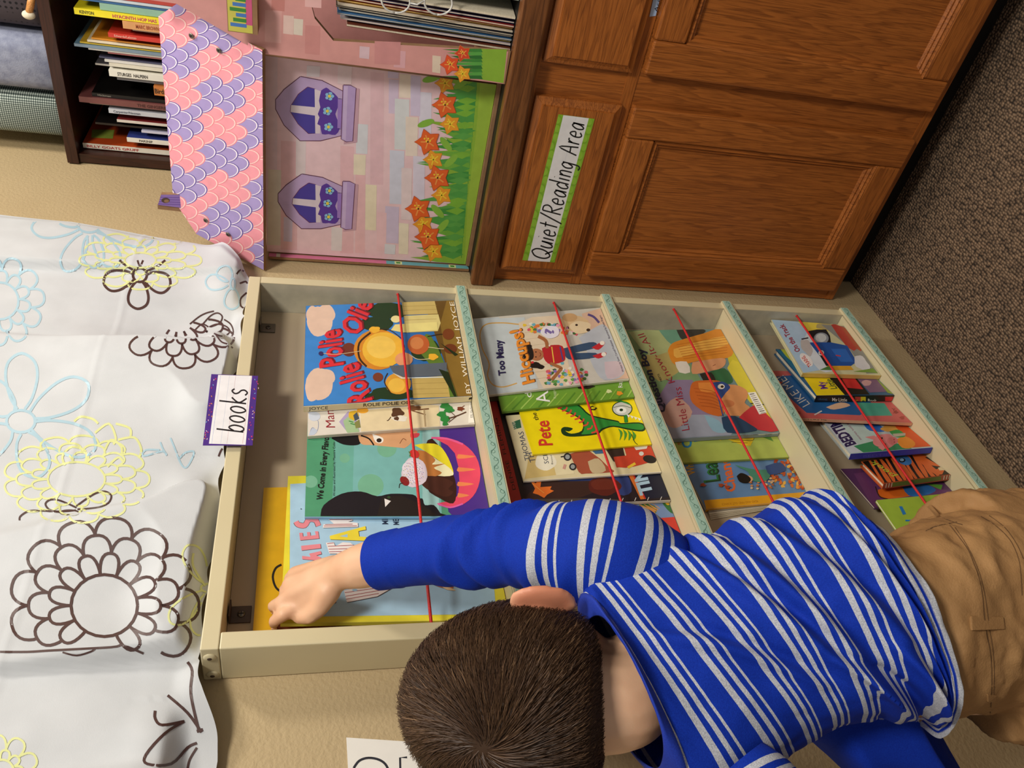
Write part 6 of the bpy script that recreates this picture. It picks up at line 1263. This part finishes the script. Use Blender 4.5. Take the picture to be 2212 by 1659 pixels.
for v in me.vertices:
    p = v.co; k = .0035*noise.noise(Vector((p.x*22, p.y*22, p.z*48)))+.0042*(.5-abs(noise.noise(Vector((p.x*34+3, p.y*34, p.z*52)))))+.0022*(.5-abs(noise.noise(Vector((p.x*80, p.y*80+5, p.z*90))))); v.co = p+v.normal*(k*1.2-.0018)
me.update()
tt = BVHTree.FromPolygons([v.co.copy() for v in me.vertices], [tuple(p.vertices) for p in me.polygons])
M_seam = noisy('tan_stitching', '#5f4326', '#6b4c2c', 80, .8)
def seam(pts, wd, nm='seam', raise_=0):
    mb = MB(); a_ = Art(mb, bvh=tt).use(1650, 1000, 2.518); a_.k = raise_; a_.S('#5f4326', wd, pts, 5, mat=M_seam)
    if mb.v: mb.build(nm, tr)
seam([(1010, 335), (1060, 400), (1110, 470), (1140, 540), (1170, 620), (1190, 720), (1200, 830), (1215, 940), (1232, 1020), (1240, 1120), (1240, 1250), (1232, 1370)], 5)
seam([(1040, 350), (1100, 440), (1150, 540), (1185, 640), (1210, 760), (1228, 900), (1246, 1010), (1254, 1130), (1252, 1260)], 4)
seam([(1180, 290), (1260, 340), (1340, 420), (1385, 520), (1400, 620), (1405, 720)], 4); seam([(1225, 285), (1310, 350), (1375, 440), (1412, 520)], 4)
seam([(880, 370), (930, 345), (1000, 330), (1050, 320)], 5); seam([(900, 240), (960, 290), (1030, 320), (1080, 335)], 5)
for pts in (((1120, 832), (1300, 838), (1308, 905), (1125, 912)), ((890, 238), (940, 300), (960, 285), (915, 230)), ((1212, 1255), (1262, 1262), (1262, 1300), (1212, 1296))):
    mb = MB(); q = []
    for s_ in pts:
        d = ray(1650+s_[0]/2.518, 1000+s_[1]/2.518); h = tt.ray_cast(CAMP, d)
        if h[0] is not None: q.append((h[0], h[1]))
    if len(q) == 4:
        nn = sum((x[1] for x in q), Vector()).normalized(); nn = nn if nn.dot(CAMP-q[0][0]) > 0 else -nn
        mb.slab([x[0]+nn*.0014 for x in q], -nn*.004, M_tan); mb.build('belt_loop', tr, .001)
# shoes
M_shoe = noisy('grey_shoe', '#3a3d44', '#4a4d55', 60, .6); M_sole = noisy('rubber_sole', '#d6d2c8', '#dedad0', 40, .7)
for hp, kn, an_ in LEG:
    g = Vector((an_.x, an_.y, 0)); mb = MB(); L0 = -.042; rg = []
    for i in range(17):
        t = i/16; x = L0+.175*t; w_ = .032*math.sin(math.pi*min(1, .16+.74*t))**.55*(1 if t < .97 else .6); h_ = .075-.042*sst(.25, .75, t)-.012*sst(.85, 1, t)
        if i in (0, 16): w_ *= .5; h_ *= .7
        rg.append([g+BF*x+BS.normalized()*(w_*math.cos(a_))+Vector((0, 0, .016+(h_-.016)*max(0, math.sin(a_))**.8 if math.sin(a_) > 0 else .0145)) for a_ in [2*math.pi*j/24 for j in range(24)]])
    mb.loft(rg, M_shoe); sh_ = mb.build('shoe', kid)
    mb = MB(); out = [(L0-.004, .018), (L0+.01, .032), (L0+.06, .033), (L0+.12, .036), (L0+.16, .028), (L0+.179, .010)]; pl = [g+BF*x+BS*w_ for x, w_ in out]+[g+BF*x-BS*w_ for x, w_ in reversed(out)]
    mb.slab([p+Vector((0, 0, .0005)) for p in pl], Vector((0, 0, .0155)), M_sole); mb.build('sole', sh_)
